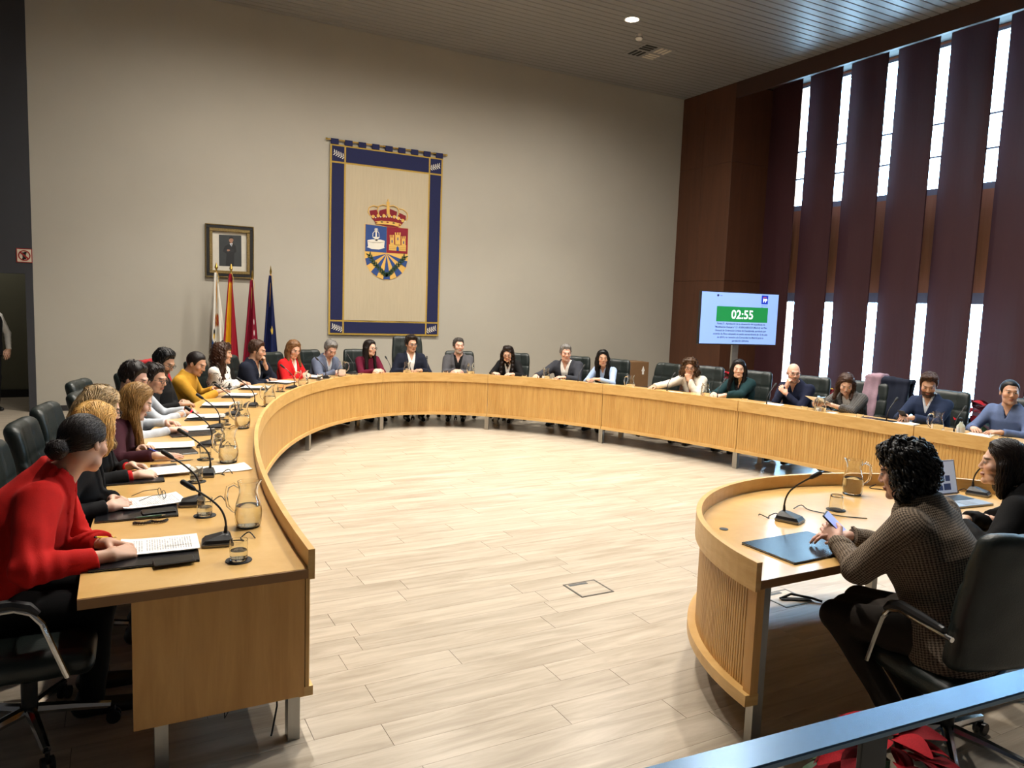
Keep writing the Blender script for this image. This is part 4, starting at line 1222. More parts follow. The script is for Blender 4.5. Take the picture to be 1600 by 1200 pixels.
sit('P1', 'woman in a red blazer with a dark hair bun, leaning in at the near end', (132, 693),
    dict(res=.62, tone=TAN, hair='bun', hairmat=H_DARK, bun=(-.012, -.128, -.050), head=(48, 20, -6), s=1.08, wide=1.1, df=.42, top=dict(kind='blazer', mat=REDC, under=dict(mat=BLACKC), v=(.25, .52, .06), collar=dict(mat=REDC, h=.035), wr=1.5, cuff=.055),
         handR=dict(px=(172, 868), dir=(-.5, .75, -.05), norm=(.5, .0, .9), curl=.9, pole=(1, -.4, -.8)), handL=dict(px=(168, 850), dir=(.5, .8, 0), norm=(-.3, .2, .9), curl=.8)), y=3.58, chair_label='green leather swivel chair at the near end of the table, chrome arm showing')
sit('P2', 'woman with a straight golden blonde bob, black jacket and white blouse, hands clasped', (150, 668),
    dict(res=.7, tone=FAIR, hair='bob', hairmat=H_BLOND, len=.10, vol=1.1, head=(40, 14, 0), top=blz(BLACKC, WHITEC),
         handR=dict(px=(172, 792), dir=(-.55, .75, .05), norm=(.5, .3, .8), curl=.75), handL=dict(px=(176, 780), dir=(.6, .7, .05), norm=(-.5, .3, .8), curl=.75)), y=4.22)
sit('P3', 'woman with messy ash blonde hair, black jacket with red cuffs, holding a blue pen', (160, 640),
    dict(res=.7, tone=FAIR, hair='bob', hairmat=H_ASH, len=.19, vol=1.36, wave=1.0, head=(14, 18, 0), glasses=BLKF, top=dict(kind='blazer', mat=BLACKC, under=dict(mat=REDB, sleeves=True), v=(.22, .52, .06), cuff=.05),
         handR=dict(px=(215, 742), dir=(-.3, .9, -.05), norm=(.4, .2, .9), curl=.9), handL=dict(px=(205, 727), dir=(.3, .9, -.05), norm=(-.4, .2, .9), curl=.8)), y=4.92)
sit('P4', 'woman with long light brown straight hair and plum jumper, one hand flat on papers', (214, 628),
    dict(res=.75, tone=FAIR, hair='long', hairmat=H_GOLD, len=.30, head=(12, 26, 0), top=dict(kind='sweater', mat=PLUM, cuff=.02),
         handR=dict(px=(243, 712), dir=(-.2, 1, -.05), curl=.12), handL=dict(px=(222, 700), curl=.3)), y=5.55)
sit('P5', 'man with short dark hair in a pale shirt, mostly hidden behind the long haired woman', (209, 592),
    dict(male=True, res=.85, tone=PINK, hair='short', hairmat=H_DARK, head=(-10, 22, 0), top=dict(kind='shirt', mat=LGREY, v=(.42, .52, .03), collar=dict(mat=LGREY)),
         handR=dict(px=(266, 672), curl=.7, dir=(-.3, 1, 0)), handL=dict(px=(262, 660), curl=.8)), y=6.22)
sit('P6', 'man with glasses in a pale grey shirt, hands clasped on papers', (241, 592),
    dict(male=True, res=.85, tone=TAN, hair='short', hairmat=H_DARK, glasses=BLKF, head=(-18, 14, 0), top=dict(kind='shirt', mat=LGREY, v=(.42, .52, .03), collar=dict(mat=LGREY)),
         handR=dict(px=(290, 645), dir=(-.5, .8, 0), norm=(.5, .3, .8), curl=.8), handL=dict(px=(292, 640), dir=(.5, .8, 0), norm=(-.5, .3, .8), curl=.8)), y=6.9)
sit('P7', 'man with black beard and glasses in a black shirt, looking down', (256, 566),
    dict(male=True, res=.85, tone=OLV, hair='short', hairmat=H_BLACK, beard='#120d0b', glasses=BLKF, head=(-12, 30, 0), top=dict(kind='shirt', mat=BLACKC, v=(.42, .52, .03), collar=dict(mat=BLACKC)),
         handR=dict(px=(283, 632), curl=.7), handL=dict(px=(286, 628), curl=.7)), y=7.6)
sit('P8', 'man in a mustard yellow jumper looking down at his phone', (307, 568),
    dict(male=True, res=.9, tone=TAN, hair='buzz', hairmat=H_DARK, head=(-10, 26, 0), top=dict(kind='sweater', mat=MUST, nr=.058, collar=dict(mat=MUST, h=.02)),
         handR=dict(px=(340, 612), z=ZT + .06, curl=.5), handL=dict(px=(335, 607), z=ZT + .07, curl=.3)), off=.95)
sit('P9', 'woman with long curly brown hair and a white top with black swirls', (348, 553),
    dict(res=.9, tone=TAN, hair='curly', hairmat=H_BROWN, len=.30, head=(22, 6, 0), top=dict(kind='blouse', mat=PRINT, v=(.42, .52, .04), nr=.07),
         handR=dict(px=(374, 600), curl=1.1), handL=dict(px=(380, 598), curl=1.1)), off=.98)
sit('P10', 'man in a navy suit resting his chin on his fist', (402, 548),
    dict(male=True, res=.9, tone=TAN, hair='short', hairmat=H_BROWN, beard='#3a2a20', bd=.55, head=(14, 12, 0), top=blz(NAVY, WHITEC, collar=dict(mat=WHITEC)),
         handL=dict(chin=.6), handR=dict(w=-.06, f=.06, dir=(-.9, .3, 0), curl=.6)), off=.92)
sit('P11', 'woman in a bright red blazer with straight brown hair, reading', (459, 546),
    dict(res=.9, tone=FAIR, hair='long', hairmat=H_LBROWN, len=.22, head=(-12, 24, 0), top=blz(REDB, WHITEC), **CL(.06, .1)), off=.92)
sit('P12', 'grey haired man in a blue grey blazer, looking down', (516, 546),
    dict(male=True, res=.9, tone=PINK, hair='short', hairmat=H_GREY, head=(-8, 34, 0), brow='#4a4542', top=blz(BGREY, LGREY), **CL(.06, .1)), off=.92)
sit('P13', 'woman in a burgundy blouse with long dark hair and glasses', (578, 544),
    dict(res=.9, tone=FAIR, hair='long', hairmat=H_DARK, len=.32, front=.014, glasses=BLKF, head=(22, 4, 0), top=dict(kind='blouse', mat=BURG), **CL(.05, .12)), off=.98)
sit('P14', 'man in a navy suit and glasses seated in the tall chair under the banner', (643, 538),
    dict(male=True, res=.9, tone=TAN, hair='short', hairmat=H_DARK, vol=1.6, glasses=BLKF, head=(14, 6, 0), top=blz(NAVY, WHITEC, v=(.12, .52, .07), collar=dict(mat=WHITEC)), handR=dict(w=.12, f=.03), handL=dict(w=.12, f=.03)), off=1.02, high=True, chair_label='tall backed dark green leather chair under the banner')
sit('P15', 'man with grey beard in a grey blazer over a black shirt', (717, 541),
    dict(male=True, res=.9, tone=PINK, hair='short', hairmat=H_SALT, vol=.8, beard='#8c867e', bd=.8, head=(20, 0, 0), wide=1.05, top=blz(GREYC, BLACKC, v=(.10, .52, .075)), **CL(.05, .10)), off=1.02)
sit('P16', 'woman in a black blazer with long dark wavy hair, looking down', (793, 553),
    dict(res=.9, tone=FAIR, hair='long', hairmat=H_DARK, len=.30, wave=1, glasses=BLKF, head=(8, 22, 0), top=blz(BLACKC, WHITEC), handR=dict(w=.14, f=.14, curl=.2), handL=dict(w=.16, f=.12, curl=.4)), off=.95)
sit('P17', 'heavy grey haired man in a charcoal suit and white shirt', (884, 552),
    dict(male=True, res=.9, tone=PINK, hair='short', hairmat=H_GREY, head=(36, 8, 0), wide=1.12, brow='#4a4542', top=blz(DGREY, WHITEC, v=(.04, .52, .085)), handR=dict(w=.34, f=.10, curl=.6), handL=dict(w=.10, f=.02)), off=1.08)
sit('P18', 'woman in a black padded vest over a light blue shirt', (942, 560),
    dict(res=.9, tone=TAN, hair='long', hairmat=H_BLACK, len=.16, head=(34, 6, 0), top=dict(kind='blazer', name='vest', vest=True, mat=BLACKC, under=dict(mat=LBLUE, sleeves=True, v=(.42, .52, .03)), v=(.15, .52, .055), collar=dict(mat=BLACKC, h=.03)), handR=dict(w=.10, f=.08), handL=dict(w=.10, f=.1, up=.06)), off=1.02)
sit('P19', 'woman with curly brown hair, cream blazer and red top, hand on her chin', (1078, 575),
    dict(res=.9, tone=TAN, hair='curly', hairmat=H_CURL, len=.06, vol=1.15, glasses=BLKF, head=(28, 4, 0), top=blz(CREAM, REDB, uv=(.34, .52, .075)), handL=dict(chin=.9), handR=dict(w=.40, f=.12, curl=.4)), off=1.02)
sit('P20', 'woman with straight black hair in a dark teal blazer', (1154, 577),
    dict(res=.9, tone=FAIR, hair='long', hairmat=H_BLACK, len=.26, head=(30, 4, 0), top=blz(TEAL, BLACKC), handR=dict(w=.16, f=.12), handL=dict(w=.02, f=.14)), off=1.04)
sit('P21', 'bald bearded man with glasses in a navy shirt, fist at his mouth', (1240, 583),
    dict(male=True, res=.85, tone=PINK, hair=None, beard='#4a3a30', bd=.6, glasses=BLKF, head=(44, 8, 0), wide=1.05, top=dict(kind='shirt', mat=DNAVY, v=(.42, .52, .03), collar=dict(mat=DNAVY)), handR=dict(chin=.6), handL=dict(chin=-.4, low=.085, fy=.03, dir=(.7, .1, .7), curl=.9)), off=1.04)
sit('P22', 'woman in a grey checked blazer bowed over a sheet of paper', (1322, 600),
    dict(res=.85, tone=FAIR, hair='long', hairmat=H_BROWN, len=.17, head=(34, 34, 0), top=blz(CHKG, LACE, weave=True, v=(.15, .52, .07), uv=(.46, .52, .03)), handR=dict(w=.20, f=.12, up=.08), handL=dict(w=.0, f=.12, up=.08)), off=1.0)
sit('P23', 'bearded man in a navy jumper looking at his phone', (1452, 602),
    dict(male=True, res=.8, tone=TAN, hair='short', hairmat=H_BROWN, quiff=1, beard='#2c1c14', head=(26, 24, 0), top=dict(kind='sweater', mat=NSW, v=(.36, .52, .055), nr=.07, inner=LGREY, collar=dict(mat=LGREY)), handR=dict(w=.10, f=.10, up=.07, curl=.8), handL=dict(w=.02, f=.11, up=.06, curl=.7)), off=1.04)
sit('P24', 'man with cropped dark hair in a blue shirt by the right edge', (1577, 613),
    dict(male=True, res=.8, tone=TAN, hair='buzz', hairmat=H_BLACK, head=(38, 4, 0), wide=1.05, top=dict(kind='shirt', mat=DENIM, v=(.40, .52, .035), inner=DNAVY, collar=dict(mat=DENIM)), handR=dict(w=.16, f=.06), handL=dict(w=.1, f=.06)), off=1.08)

# two women at the curved side desk, facing the far wall
def sit_at(key, label, head, hip, facing, o, chair_label, cback=.02, cturn=0):
    o['edge'] = 2.105 - hip[1]
    for k in ('handR', 'handL'):
        h = o.setdefault(k, {})
        if 'px' in h: h['at'] = atz(*h['px'], h.get('z', ZT + .035))
    root = person(label, hip, facing, head, o); PEOPLE[key] = (0, Vector((hip[0], hip[1], 0)), facing, head, o)
    chair(hip[0] - math.cos(facing) * cback, hip[1] - math.sin(facing) * cback, facing + cturn, chair_label)
d25 = (1412, 738); r = ray(*d25); k = 3.02 / r[0]
h25 = Vector((k * r[0], k * r[1], CAMH + k * r[2])); print('P25 head', h25)
sit_at('P25', 'woman with curly black hair in brown tweed, back turned, tapping a phone', h25, (h25.x + .06, h25.y - .24), math.radians(106),
    dict(res=.62, tone=PINK, hipz=.52, s=1.0, wide=1.28, hair='curly', hairmat=H_BLACK, len=.055, vol=1.12, head=(14, 16, 0), trousers=cloth('brown_wool', '#2a231d'), skirt=True, feet=.10, locks=700, shoe=plain('white_trainer', '#a9a6a0', 0.6),
         top=blz(TWEED, LGREY, weave=True, wr=1.4, hem=-.13, collar=dict(mat=TWEED, h=.03)), handR=dict(px=(1326, 838), z=ZT + .07, dir=(-.5, .8, .05), norm=(.3, -.3, 1), curl=.45, pole=(1, -.3, -.6)), handL=dict(px=(1310, 846), z=ZT + .06, dir=(.35, .8, .3), norm=(-.9, .1, .3), curl=.7, pole=(-.9, -.3, -.7))),
    'green leather swivel chair of the woman in tweed, seen from behind', .01, math.radians(-30))
r = ray(1566, 725); k = 4.05 / r[0]
h26 = Vector((k * r[0], k * r[1], CAMH + k * r[2])); print('P26 head', h26)
sit_at('P26', 'woman in a black jacket with dark hair in profile at the side desk', h26, (h26.x + .10, h26.y - .30), math.radians(100),
    dict(res=.65, tone=FAIR, hipz=.52, s=.98, hair='long', hairmat=H_DARK, len=.13, head=(28, 2, 0), top=blz(BLACKC, LGREY), handR=dict(px=(1508, 812), z=ZT + .05, curl=.7), handL=dict(px=(1500, 818), z=ZT + .05, curl=.6)),
    'green leather swivel chair of the woman in black at the side desk')
# man standing in the doorway
g = atz(6, 640, 0); g = Vector((g.x - .17, 13.3, 0))
VEST = dict(kind='blazer', name='waistcoat', vest=True, mat=BLACKC, under=dict(mat=WHITEC, sleeves=True, v=(.44, .52, .03)), v=(.25, .52, .06), hem=-.12)
person('man in white shirt, black waistcoat and black trousers standing in the doorway', (g.x, g.y), math.radians(-60), Vector((g.x, g.y, 1.62)),
       dict(male=True, s=1.0, hipz=.93, res=1.0, tone=TAN, hair='short', hairmat=H_DARK, top=VEST, feet=.0), standing=True)
# ------------------------------------------------------------------ things on the tables
SHORT = dict(P1='woman in the red blazer', P2='golden blonde woman', P3='messy ash blonde woman', P4='woman in the plum jumper', P5='man hidden behind long hair', P6='man in pale grey shirt',
    P7='black bearded man', P8='man in mustard', P9='woman in swirl print', P10='man with fist on chin', P11='woman in bright red', P12='man in blue grey', P13='woman in burgundy', P14='man in the tall chair',
    P15='grey bearded man', P16='woman in black looking down', P17='heavy man in charcoal', P18='woman in padded vest', P19='woman in cream blazer', P20='woman in teal', P21='bald man', P22='woman in grey check', P23='man in navy jumper', P24='man by the right edge', P25='woman in tweed', P26='woman in black at the side desk')
USED = set()
def near_label(what, p):
    ks = sorted(PEOPLE, key=lambda k: (Vector((PEOPLE[k][1].x, PEOPLE[k][1].y)) - Vector((p.x, p.y))).length)
    for pre in ('%s before the %s', 'second %s before the %s', 'third %s before the %s'):
        l = pre % (what, SHORT[ks[0]])
        if l not in USED: USED.add(l); return l
    l = '%s between the %s and the %s' % (what, SHORT[ks[0]], SHORT[ks[1]]); USED.add(l); return l
def off_at(u, off, v=590):
    r = ray(u, v); az = math.atan2(r[1], r[0]); best = None
    for i in range(1, 1800):
        th = math.radians(i * .1); p, n = ell(th, off); e = abs(math.atan2(p.y, p.x) - az)
        if best is None or e < best[0]: best = (e, th, p, n)
    return best[2], best[1]
def out_angle(p):
    """direction from the table's hollow towards the seats at this place"""
    x, y = (p.x - EC[0]) / EA ** 2, (p.y - EC[1]) / EB ** 2
    return math.atan2(y, x)
# jug
JP = [(.046, .0), (.056, .004), (.061, .03), (.062, .07), (.056, .11), (.045, .145), (.041, .165), (.044, .19), (.049, .215)]
def make_jug():
    t = empty('water_jug')
    prof = JP + [(.0465, .215)] + [(max(r - .003, .002), max(z, .008)) for r, z in JP[::-1]]
    mb = MB().lathe(prof, 28, closed=False, cap=True)
    v2 = []
    for x, y, z in mb.v:                                             # pulled spout
        if z > .185 and x > 0.02:
            k = (z - .185) / .03; x += .016 * k * max(0, 1 - abs(y) / .03); z += .008 * k * max(0, 1 - abs(y) / .03)
        v2.append((x, y, z))
    mb.v = v2
    mb.build('glass_body', GLASS, t, True)
    MB().tube([(-.042, 0, .185), (-.065, 0, .200), (-.092, 0, .185), (-.100, 0, .14), (-.092, 0, .095), (-.070, 0, .070), (-.058, 0, .065)], [.007, .0075, .008, .008, .0075, .006, .004], 10).build('handle', GLASS, t, True)
    MB().lathe([(.0005, .0085), (.050, .0085), (.0575, .03), (.0585, .07), (.0545, .098), (.0005, .098)], 28).build('water', WATER, t, True)
    return t
def make_glass(full, inverted=False):
    t = empty('water_glass')
    prof = [(.0005, 0), (.030, 0), (.0345, .004), (.0365, .04), (.0365, .085), (.0345, .085), (.0340, .04), (.0315, .012), (.0005, .012)]
    if inverted: prof = [(r, .085 - z) for r, z in prof]
    MB().lathe(prof, 24, cap=False).build('glass_body', GLASS, t, True)
    if full and not inverted: MB().lathe([(.0005, .0125), (.0312, .0125), (.0333, .02), (.0338, .042), (.0005, .042)], 24).build('water', WATER, t, True)
    return t
PROTO = {}
def place(kind, make, p, rz, label, cat, group):
    if kind not in PROTO: o = PROTO[kind] = make()
    else: o = copy_tree(PROTO[kind])
    o.location = p; o.rotation_euler = (0, 0, rz); tag(o, label, cat, group); return o
def make_coaster(): return MB().lathe([(.0005, 0), (.052, 0), (.053, .002), (.052, .004), (.0005, .004)], 26).build('coaster', RUBBER, None, True)
def coaster(p, what='round black coaster'):
    return place('coaster', make_coaster, (p.x, p.y, ZT), 0, near_label(what, p), 'coaster', 'black coasters')
def jug(p, rz):
    coaster(p, 'black coaster under the jug'); q = Vector((p.x, p.y, ZT + .004))
    return place('jug', make_jug, q, rz, near_label('glass jug of water', p), 'jug', 'glass water jugs')
def glass(p, inv=False):
    coaster(p, 'black coaster under the glass'); q = Vector((p.x, p.y, ZT + .004))
    return place('glass%d' % inv, lambda: make_glass(True, inv), q, random.uniform(0, 6), near_label('upturned drinking glass' if inv else 'small glass of water', p), 'glass', 'drinking glasses')
for px, rz in (((388, 822), -.3), ((357, 722), .2), ((379, 669), -.2), ((421, 635), .3), ((474, 607), -.1), ((534, 588), 2.8)):
    jug(atz(*px, ZT), rz)
for u in (636, 735, 853, 986, 1101, 1283, 1466):
    p, th = off_at(u, .16 if u < 1200 else .2, 590 if u < 1000 else 640); jug(p, out_angle(p) + random.uniform(-.6, .6))
jug(atz(1331, 772, ZT), PI * .78)
for px in ((373, 876), (320, 806), (307, 753), (321, 718), (351, 664), (338, 688), (372, 640), (438, 612), (500, 594)):
    glass(atz(*px, ZT))
for u in (650, 696, 766, 819, 866, 880, 1082, 1164, 1257, 1345, 1560):
    p, th = off_at(u, .2, 590 if u < 1000 else 630); glass(p)
glass(atz(1306, 797, ZT), True); glass(atz(1466, 770, ZT))
# microphones with a goose neck; the base faces the seat (local +X towards the speaker)
def make_mic():
    t = empty('desk_microphone')
    mb = MB(); o_ = [(-.055, .055), (.055, .05), (.066, .044), (.066, -.044), (.055, -.05), (-.055, -.055)]
    lower = [(x, y) for x, y in o_]
    def sec(z, sx, sy, dx): return [(x * sx + dx, y * sy, z) for x, y in o_]
    rings = [sec(.0, 1.0, 1.0, 0), sec(.010, 1.04, 1.06, 0), sec(.016, 1.02, 1.03, 0)]
    vs = [v for r in rings for v in r]; n = 6
    fs = [tuple(range(n))[::-1], tuple(2*n + k for k in range(n))] + [(i*n+k, i*n+(k+1) % n, (i+1)*n+(k+1) % n, (i+1)*n+k) for i in range(2) for k in range(n)]
    mb.add(vs, fs); mb.build('base_plate', plain('mic_silver', '#8c8a85', 0.35, 0.7), t)
    rings = [sec(.016, 1.0, 1.0, 0), sec(.030, .86, .9, -.004), sec(.046, .35, .55, -.026), sec(.050, .22, .40, -.030)]
    vs = [v for r in rings for v in r]
    fs = [tuple(range(n))[::-1], tuple(3*n + k for k in range(n))] + [(i*n+k, i*n+(k+1) % n, (i+1)*n+(k+1) % n, (i+1)*n+k) for i in range(3) for k in range(n)]
    MB().add(vs, fs).build('housing', BLACKP, t)
    MB().box(.010, .034, -.018, .018, .027, .0315, .001, Matrix.Rotation(.15, 4, 'Y')).build('talk_button', plain('mic_button', '#b9b7b2', 0.4), t)
    pts = [(-.030, 0, .045), (-.032, 0, .08), (-.026, 0, .12), (-.008, 0, .16), (.024, 0, .196), (.062, 0, .228), (.095, 0, .252)]
    MB().tube(pts[:2], [.009, .006], 8).build('neck_socket', BLACKP, t, True)
    MB().curve(pts, .0046, 8).build('gooseneck', BLACKP, t, True)
    MB().tube([(.090, 0, .248), (.099, 0, .255), (.118, 0, .269), (.142, 0, .287), (.148, 0, .291)], [.006, .0105, .012, .0115, .006], 10).build('mic_capsule', RUBBER, t, True)
    MB().curve([(-.05, .01, .012), (-.085, .03, .018), (-.11, .0, .004), (-.095, -.045, .004), (-.13, -.07, .022), (-.155, -.03, .004)], .0028, 6).build('cable', RUBBER, t, True)
    return t
def mic(p, rz=None, what='black gooseneck microphone'):
    return place('mic', make_mic, (p.x, p.y, ZT), out_angle(p) if rz is None else rz, near_label(what, p), 'microphone', 'gooseneck microphones')
for px in ((341, 850), (302, 789), (320, 744), (324, 698), (337, 671), (362, 650), (393, 636), (456, 608), (506, 592), (551, 585)):
    p = atz(*px, ZT); mo = mic(p, out_angle(p) - .08)
    if px == (324, 698):
        MB().tube([(.100, 0, .2555), (.108, 0, .2615)], .0125, 12).build('red_light_ring', emit('mic_red', '#e01030', 2.0), mo, True)
for u, off in ((609, .2), (668, .25), (905, .25), (1043, .25), (1122, .25), (1199, .25), (1390, .25), (1497, .25)):
    p, th = off_at(u, off, 590 if u < 1000 else 640); mic(p)
mic(atz(1233, 814, ZT), -PI / 2 + .35, 'grey and black gooseneck microphone'); mic(Vector((4.82, 2.66, 0)), -PI / 2 + .3, 'grey and black gooseneck microphone')
# paper, folders, phones
PRN, nt, b = newmat('printed_paper')
tc = N(nt, 'ShaderNodeTexCoord'); sx = N(nt, 'ShaderNodeSeparateXYZ'); nt.links.new(tc.outputs['Generated'], sx.inputs[0])
def M_(op, a, b_, c_=None):
    n = N(nt, 'ShaderNodeMath', operation=op)
    for i, x in enumerate((a, b_, c_)):
        if x is None: continue
        if isinstance(x, (int, float)): n.inputs[i].default_value = x
        else: nt.links.new(x, n.inputs[i])
    return n.outputs[0]
X_, Y_ = sx.outputs['X'], sx.outputs['Y']
row = M_('FRACT', M_('MULTIPLY', Y_, 30.0), 0.0); rown = M_('FLOOR', M_('MULTIPLY', Y_, 30.0), 0.0)
cb = N(nt, 'ShaderNodeCombineXYZ'); nt.links.new(M_('MULTIPLY', X_, 34.0), cb.inputs[0]); nt.links.new(M_('MULTIPLY', rown, 7.3), cb.inputs[1])
nzz = N(nt, 'ShaderNodeTexNoise', Scale=1.0, Detail=2.0); nt.links.new(cb.outputs[0], nzz.inputs['Vector'])
cb2 = N(nt, 'ShaderNodeCombineXYZ'); nt.links.new(M_('MULTIPLY', Y_, 6.0), cb2.inputs[1])
nz2 = N(nt, 'ShaderNodeTexNoise', Scale=1.0); nt.links.new(cb2.outputs[0], nz2.inputs['Vector'])
ink = M_('MULTIPLY', M_('LESS_THAN', row, .5), M_('GREATER_THAN', nzz.outputs['Fac'], .44))
ink = M_('MULTIPLY', ink, M_('MULTIPLY', M_('GREATER_THAN', X_, .13), M_('LESS_THAN', X_, .87)))
ink = M_('MULTIPLY', ink, M_('MULTIPLY', M_('GREATER_THAN', Y_, .1), M_('LESS_THAN', Y_, .9)))
ink = M_('MULTIPLY', ink, M_('GREATER_THAN', nz2.outputs['Fac'], .42))
mxc = N(nt, 'ShaderNodeMix', data_type='RGBA'); mxc.inputs['A'].default_value = (*srgb('#eceae5'), 1); mxc.inputs['B'].default_value = (*srgb('#8f8f92'), 1)
nt.links.new(M_('MULTIPLY', ink, .8), mxc.inputs['Factor']); nt.links.new(mxc.outputs['Result'], b.inputs['Base Color']); b.inputs['Roughness'].default_value = 0.8
def sheet_mesh(seed, w=.21, l=.297, th=.003):
    rs = random.Random(seed); nx, ny = 6, 8; vs = []; fs = []
    a, b_ = rs.uniform(0, 6), rs.uniform(0, 6)
    for lay in (0, 1):
        for j in range(ny + 1):
            for i in range(nx + 1):
                x, y = (i/nx - .5) * w, (j/ny - .5) * l
                e = max(0, abs(j/ny - .5) * 2 - .55) ** 2 * .03 * (1 if rs.random() >= 0 else 0) * (math.sin(a) * .5 + .5)
                vs.append((x, y, (th if lay else 0) + e + .001 * abs(math.sin(x * 20 + b_))))
    K = (nx + 1) * (ny + 1)
    for j in range(ny):
        for i in range(nx):
            p = j * (nx + 1) + i; fs.append((p, p + nx + 1, p + nx + 2, p + 1)); fs.append((K + p, K + p + 1, K + p + nx + 2, K + p + nx + 1))
    for i in range(nx):
        fs.append((i, i + 1, K + i + 1, K + i)); t = ny * (nx + 1) + i; fs.append((t + 1, t, K + t, K + t + 1))
    for j in range(ny):
        p = j * (nx + 1); fs.append((p + nx + 1, p, K + p, K + p + nx + 1)); p += nx; fs.append((p, p + nx + 1, K + p + nx + 1, K + p))
    return MB().add(vs, fs)
NSH = [0]
def paper(p, rz, what='white printed sheet', n=1, mat=None, z=0.0):
    for k in range(n):
        NSH[0] += 1
        o = sheet_mesh(NSH[0]).build('paper_sheet', mat or PRN, None, True, (p.x + .012 * k, p.y - .015 * k, ZT + .0015 + z + .0055 * k), (0, 0, rz + .09 * k))
        tag(o, near_label(('top ' if n > 1 and k == n - 1 else 'lower ' if n > 1 else '') + what, p), 'paper', 'papers on the tables')
def folder(p, rz, sx=.33, sy=.44, what='flat black leatherette folder'):
    t = empty('desk_folder', (p.x, p.y, ZT), rz, near_label(what, p), 'folder', 'black folders')
    MB().box(-sx/2, sx/2, -sy/2, sy/2, 0, .004, .0015).build('back_cover', FOLDER, t)
    MB().box(-sx/2 + .002, sx/2 - .006, -sy/2 + .004, sy/2 - .004, .004, .0065).build('page_block', PAPER, t)
    MB().box(-sx/2, sx/2, -sy/2, sy/2, .0065, .0105, .0015).build('front_cover', FOLDER, t)
def phone(p, rz, what='black smartphone', z=0.0, lit=None, rot=None):
    t = empty('smartphone', (p.x, p.y, ZT + z), rz, near_label(what, p), 'phone', 'phones')
    if rot: t.rotation_euler = rot
    MB().box(-.037, .037, -.076, .076, 0, .009, .003).build('body', BLACKP, t)
    MB().box(-.034, .034, -.072, .072, .009, .0095).build('screen', lit or SCREEN, t)
def pen(p, rz, col, what, z=0.0, tilt=0.0):
    t = empty('pen', (p.x, p.y, ZT + .006 + z), rz, near_label(what, p), 'pen', 'pens'); t.rotation_euler = (0, -tilt, rz)
    m_ = plain('pen_' + what.replace(' ', '_'), col, .35)
    MB().tube([(-.06, 0, 0), (.05, 0, 0)], .0045, 8).build('barrel', m_, t, True); MB().tube([(.05, 0, 0), (.062, 0, 0), (.068, 0, 0)], [.004, .002, .0008], 8).build('tip', CHROME, t, True)
    MB().tube([(-.07, 0, 0), (-.06, 0, 0)], .0035, 8).build('cap', BLACKP, t, True)
# near left places, by what lies where in the photograph
folder(atz(228, 868, ZT), -.05, .40, .30); folder(atz(215, 800, ZT), -.03, .36, .30); folder(atz(205, 748, ZT), 0, .34, .30); folder(atz(262, 706, ZT), .1, .34, .3); folder(atz(300, 677, ZT), .1, .34, .3)
paper(atz(246, 857, ZT), PI / 2 - .12, n=2, z=.011); paper(atz(232, 788, ZT), PI / 2 + .1, n=2, z=.011); paper(atz(258, 739, ZT), PI / 2 + .06, n=2, z=.011)
paper(atz(350, 733, ZT), PI / 2 + .1); paper(atz(265, 699, ZT), PI / 2 - .15, n=2, z=.011); paper(atz(300, 672, ZT), PI / 2 + .1, z=.011)
for px in ((322, 653), (343, 634), (375, 619), (400, 607), (440, 598), (492, 590)):
    p = atz(*px, ZT); folder(p, out_angle(p), .30, .36); paper(p, out_angle(p) + PI / 2 + random.uniform(-.2, .2), n=2, z=.011)
phone(atz(272, 882, ZT), PI / 2 + .05, 'black smartphone on the folder', .011); phone(atz(248, 803, ZT), PI / 2 + .1, 'black smartphone in brown case', .011); phone(atz(256, 729, ZT), PI / 2, 'black smartphone', .0)
pen(atz(166, 856, ZT), .9, '#d9b21f', 'yellow pencil held in the hand', .04, -.3); pen(atz(245, 719, ZT), .5, '#1f3fae', 'blue ballpoint pen', .05, -.5); pen(atz(235, 812, ZT), .1, '#1d4a35', 'green pen', .011)
pen(atz(285, 721, ZT), .1, '#55585c', 'grey marker pen'); pen(atz(310, 657, ZT), .3, '#141414', 'black pen', .02)
# folded reading glasses lying on the papers
p = atz(253, 783, ZT); g = MB()
for sx_ in (-1, 1):
    g.tube([(sx_ * .033 + .026 * math.cos(a), 0, .022 + .02 * math.sin(a)) for a in [2*PI*k/14 for k in range(15)]], .0018, 5, False)
    g.tube([(sx_ * .06, 0, .03), (sx_ * .062, -.07, .03), (sx_ * .06, -.13, .012)], .0018, 5)
g.tube([(-.008, 0, .026), (0, .002, .03), (.008, 0, .026)], .0018, 5)
tag(g.build('reading_glasses', BLKF, None, True, (p.x, p.y, ZT + .022), (0, 0, -1.3)), 'open reading glasses lying on papers before the golden blonde woman', 'glasses')
p = atz(232, 818, ZT); g = MB(); rs = random.Random(2)
for k in range(26):
    a = k * .52; g.tube([(.075 * (k / 26 - .5) * 2 + .012 * math.cos(a), .014 * math.sin(a), .007), (.075 * ((k + 1) / 26 - .5) * 2 + .012 * math.cos(a + .52), .014 * math.sin(a + .52), .010)], .006, 6)
tag(g.build('beaded_cord', plain('dark_beads', '#2a2118', .4), None, True, (p.x, p.y, ZT)), 'coiled dark beaded cord before the golden blonde woman', 'cord')
# far and right places
for key in ('P13', 'P15', 'P16', 'P17', 'P18', 'P19', 'P20', 'P21', 'P22', 'P23', 'P24'):
    th = PEOPLE[key][0]; p, n = ell(th, .52); rz = out_angle(p)
    if key not in ('P13', 'P15', 'P20'): paper(p, rz + PI / 2 + random.uniform(-.25, .25), n=2 if key in ('P21', 'P23') else 1)
    if key in ('P23', 'P16'): q, _ = ell(th + .03, .5); folder(q, rz)
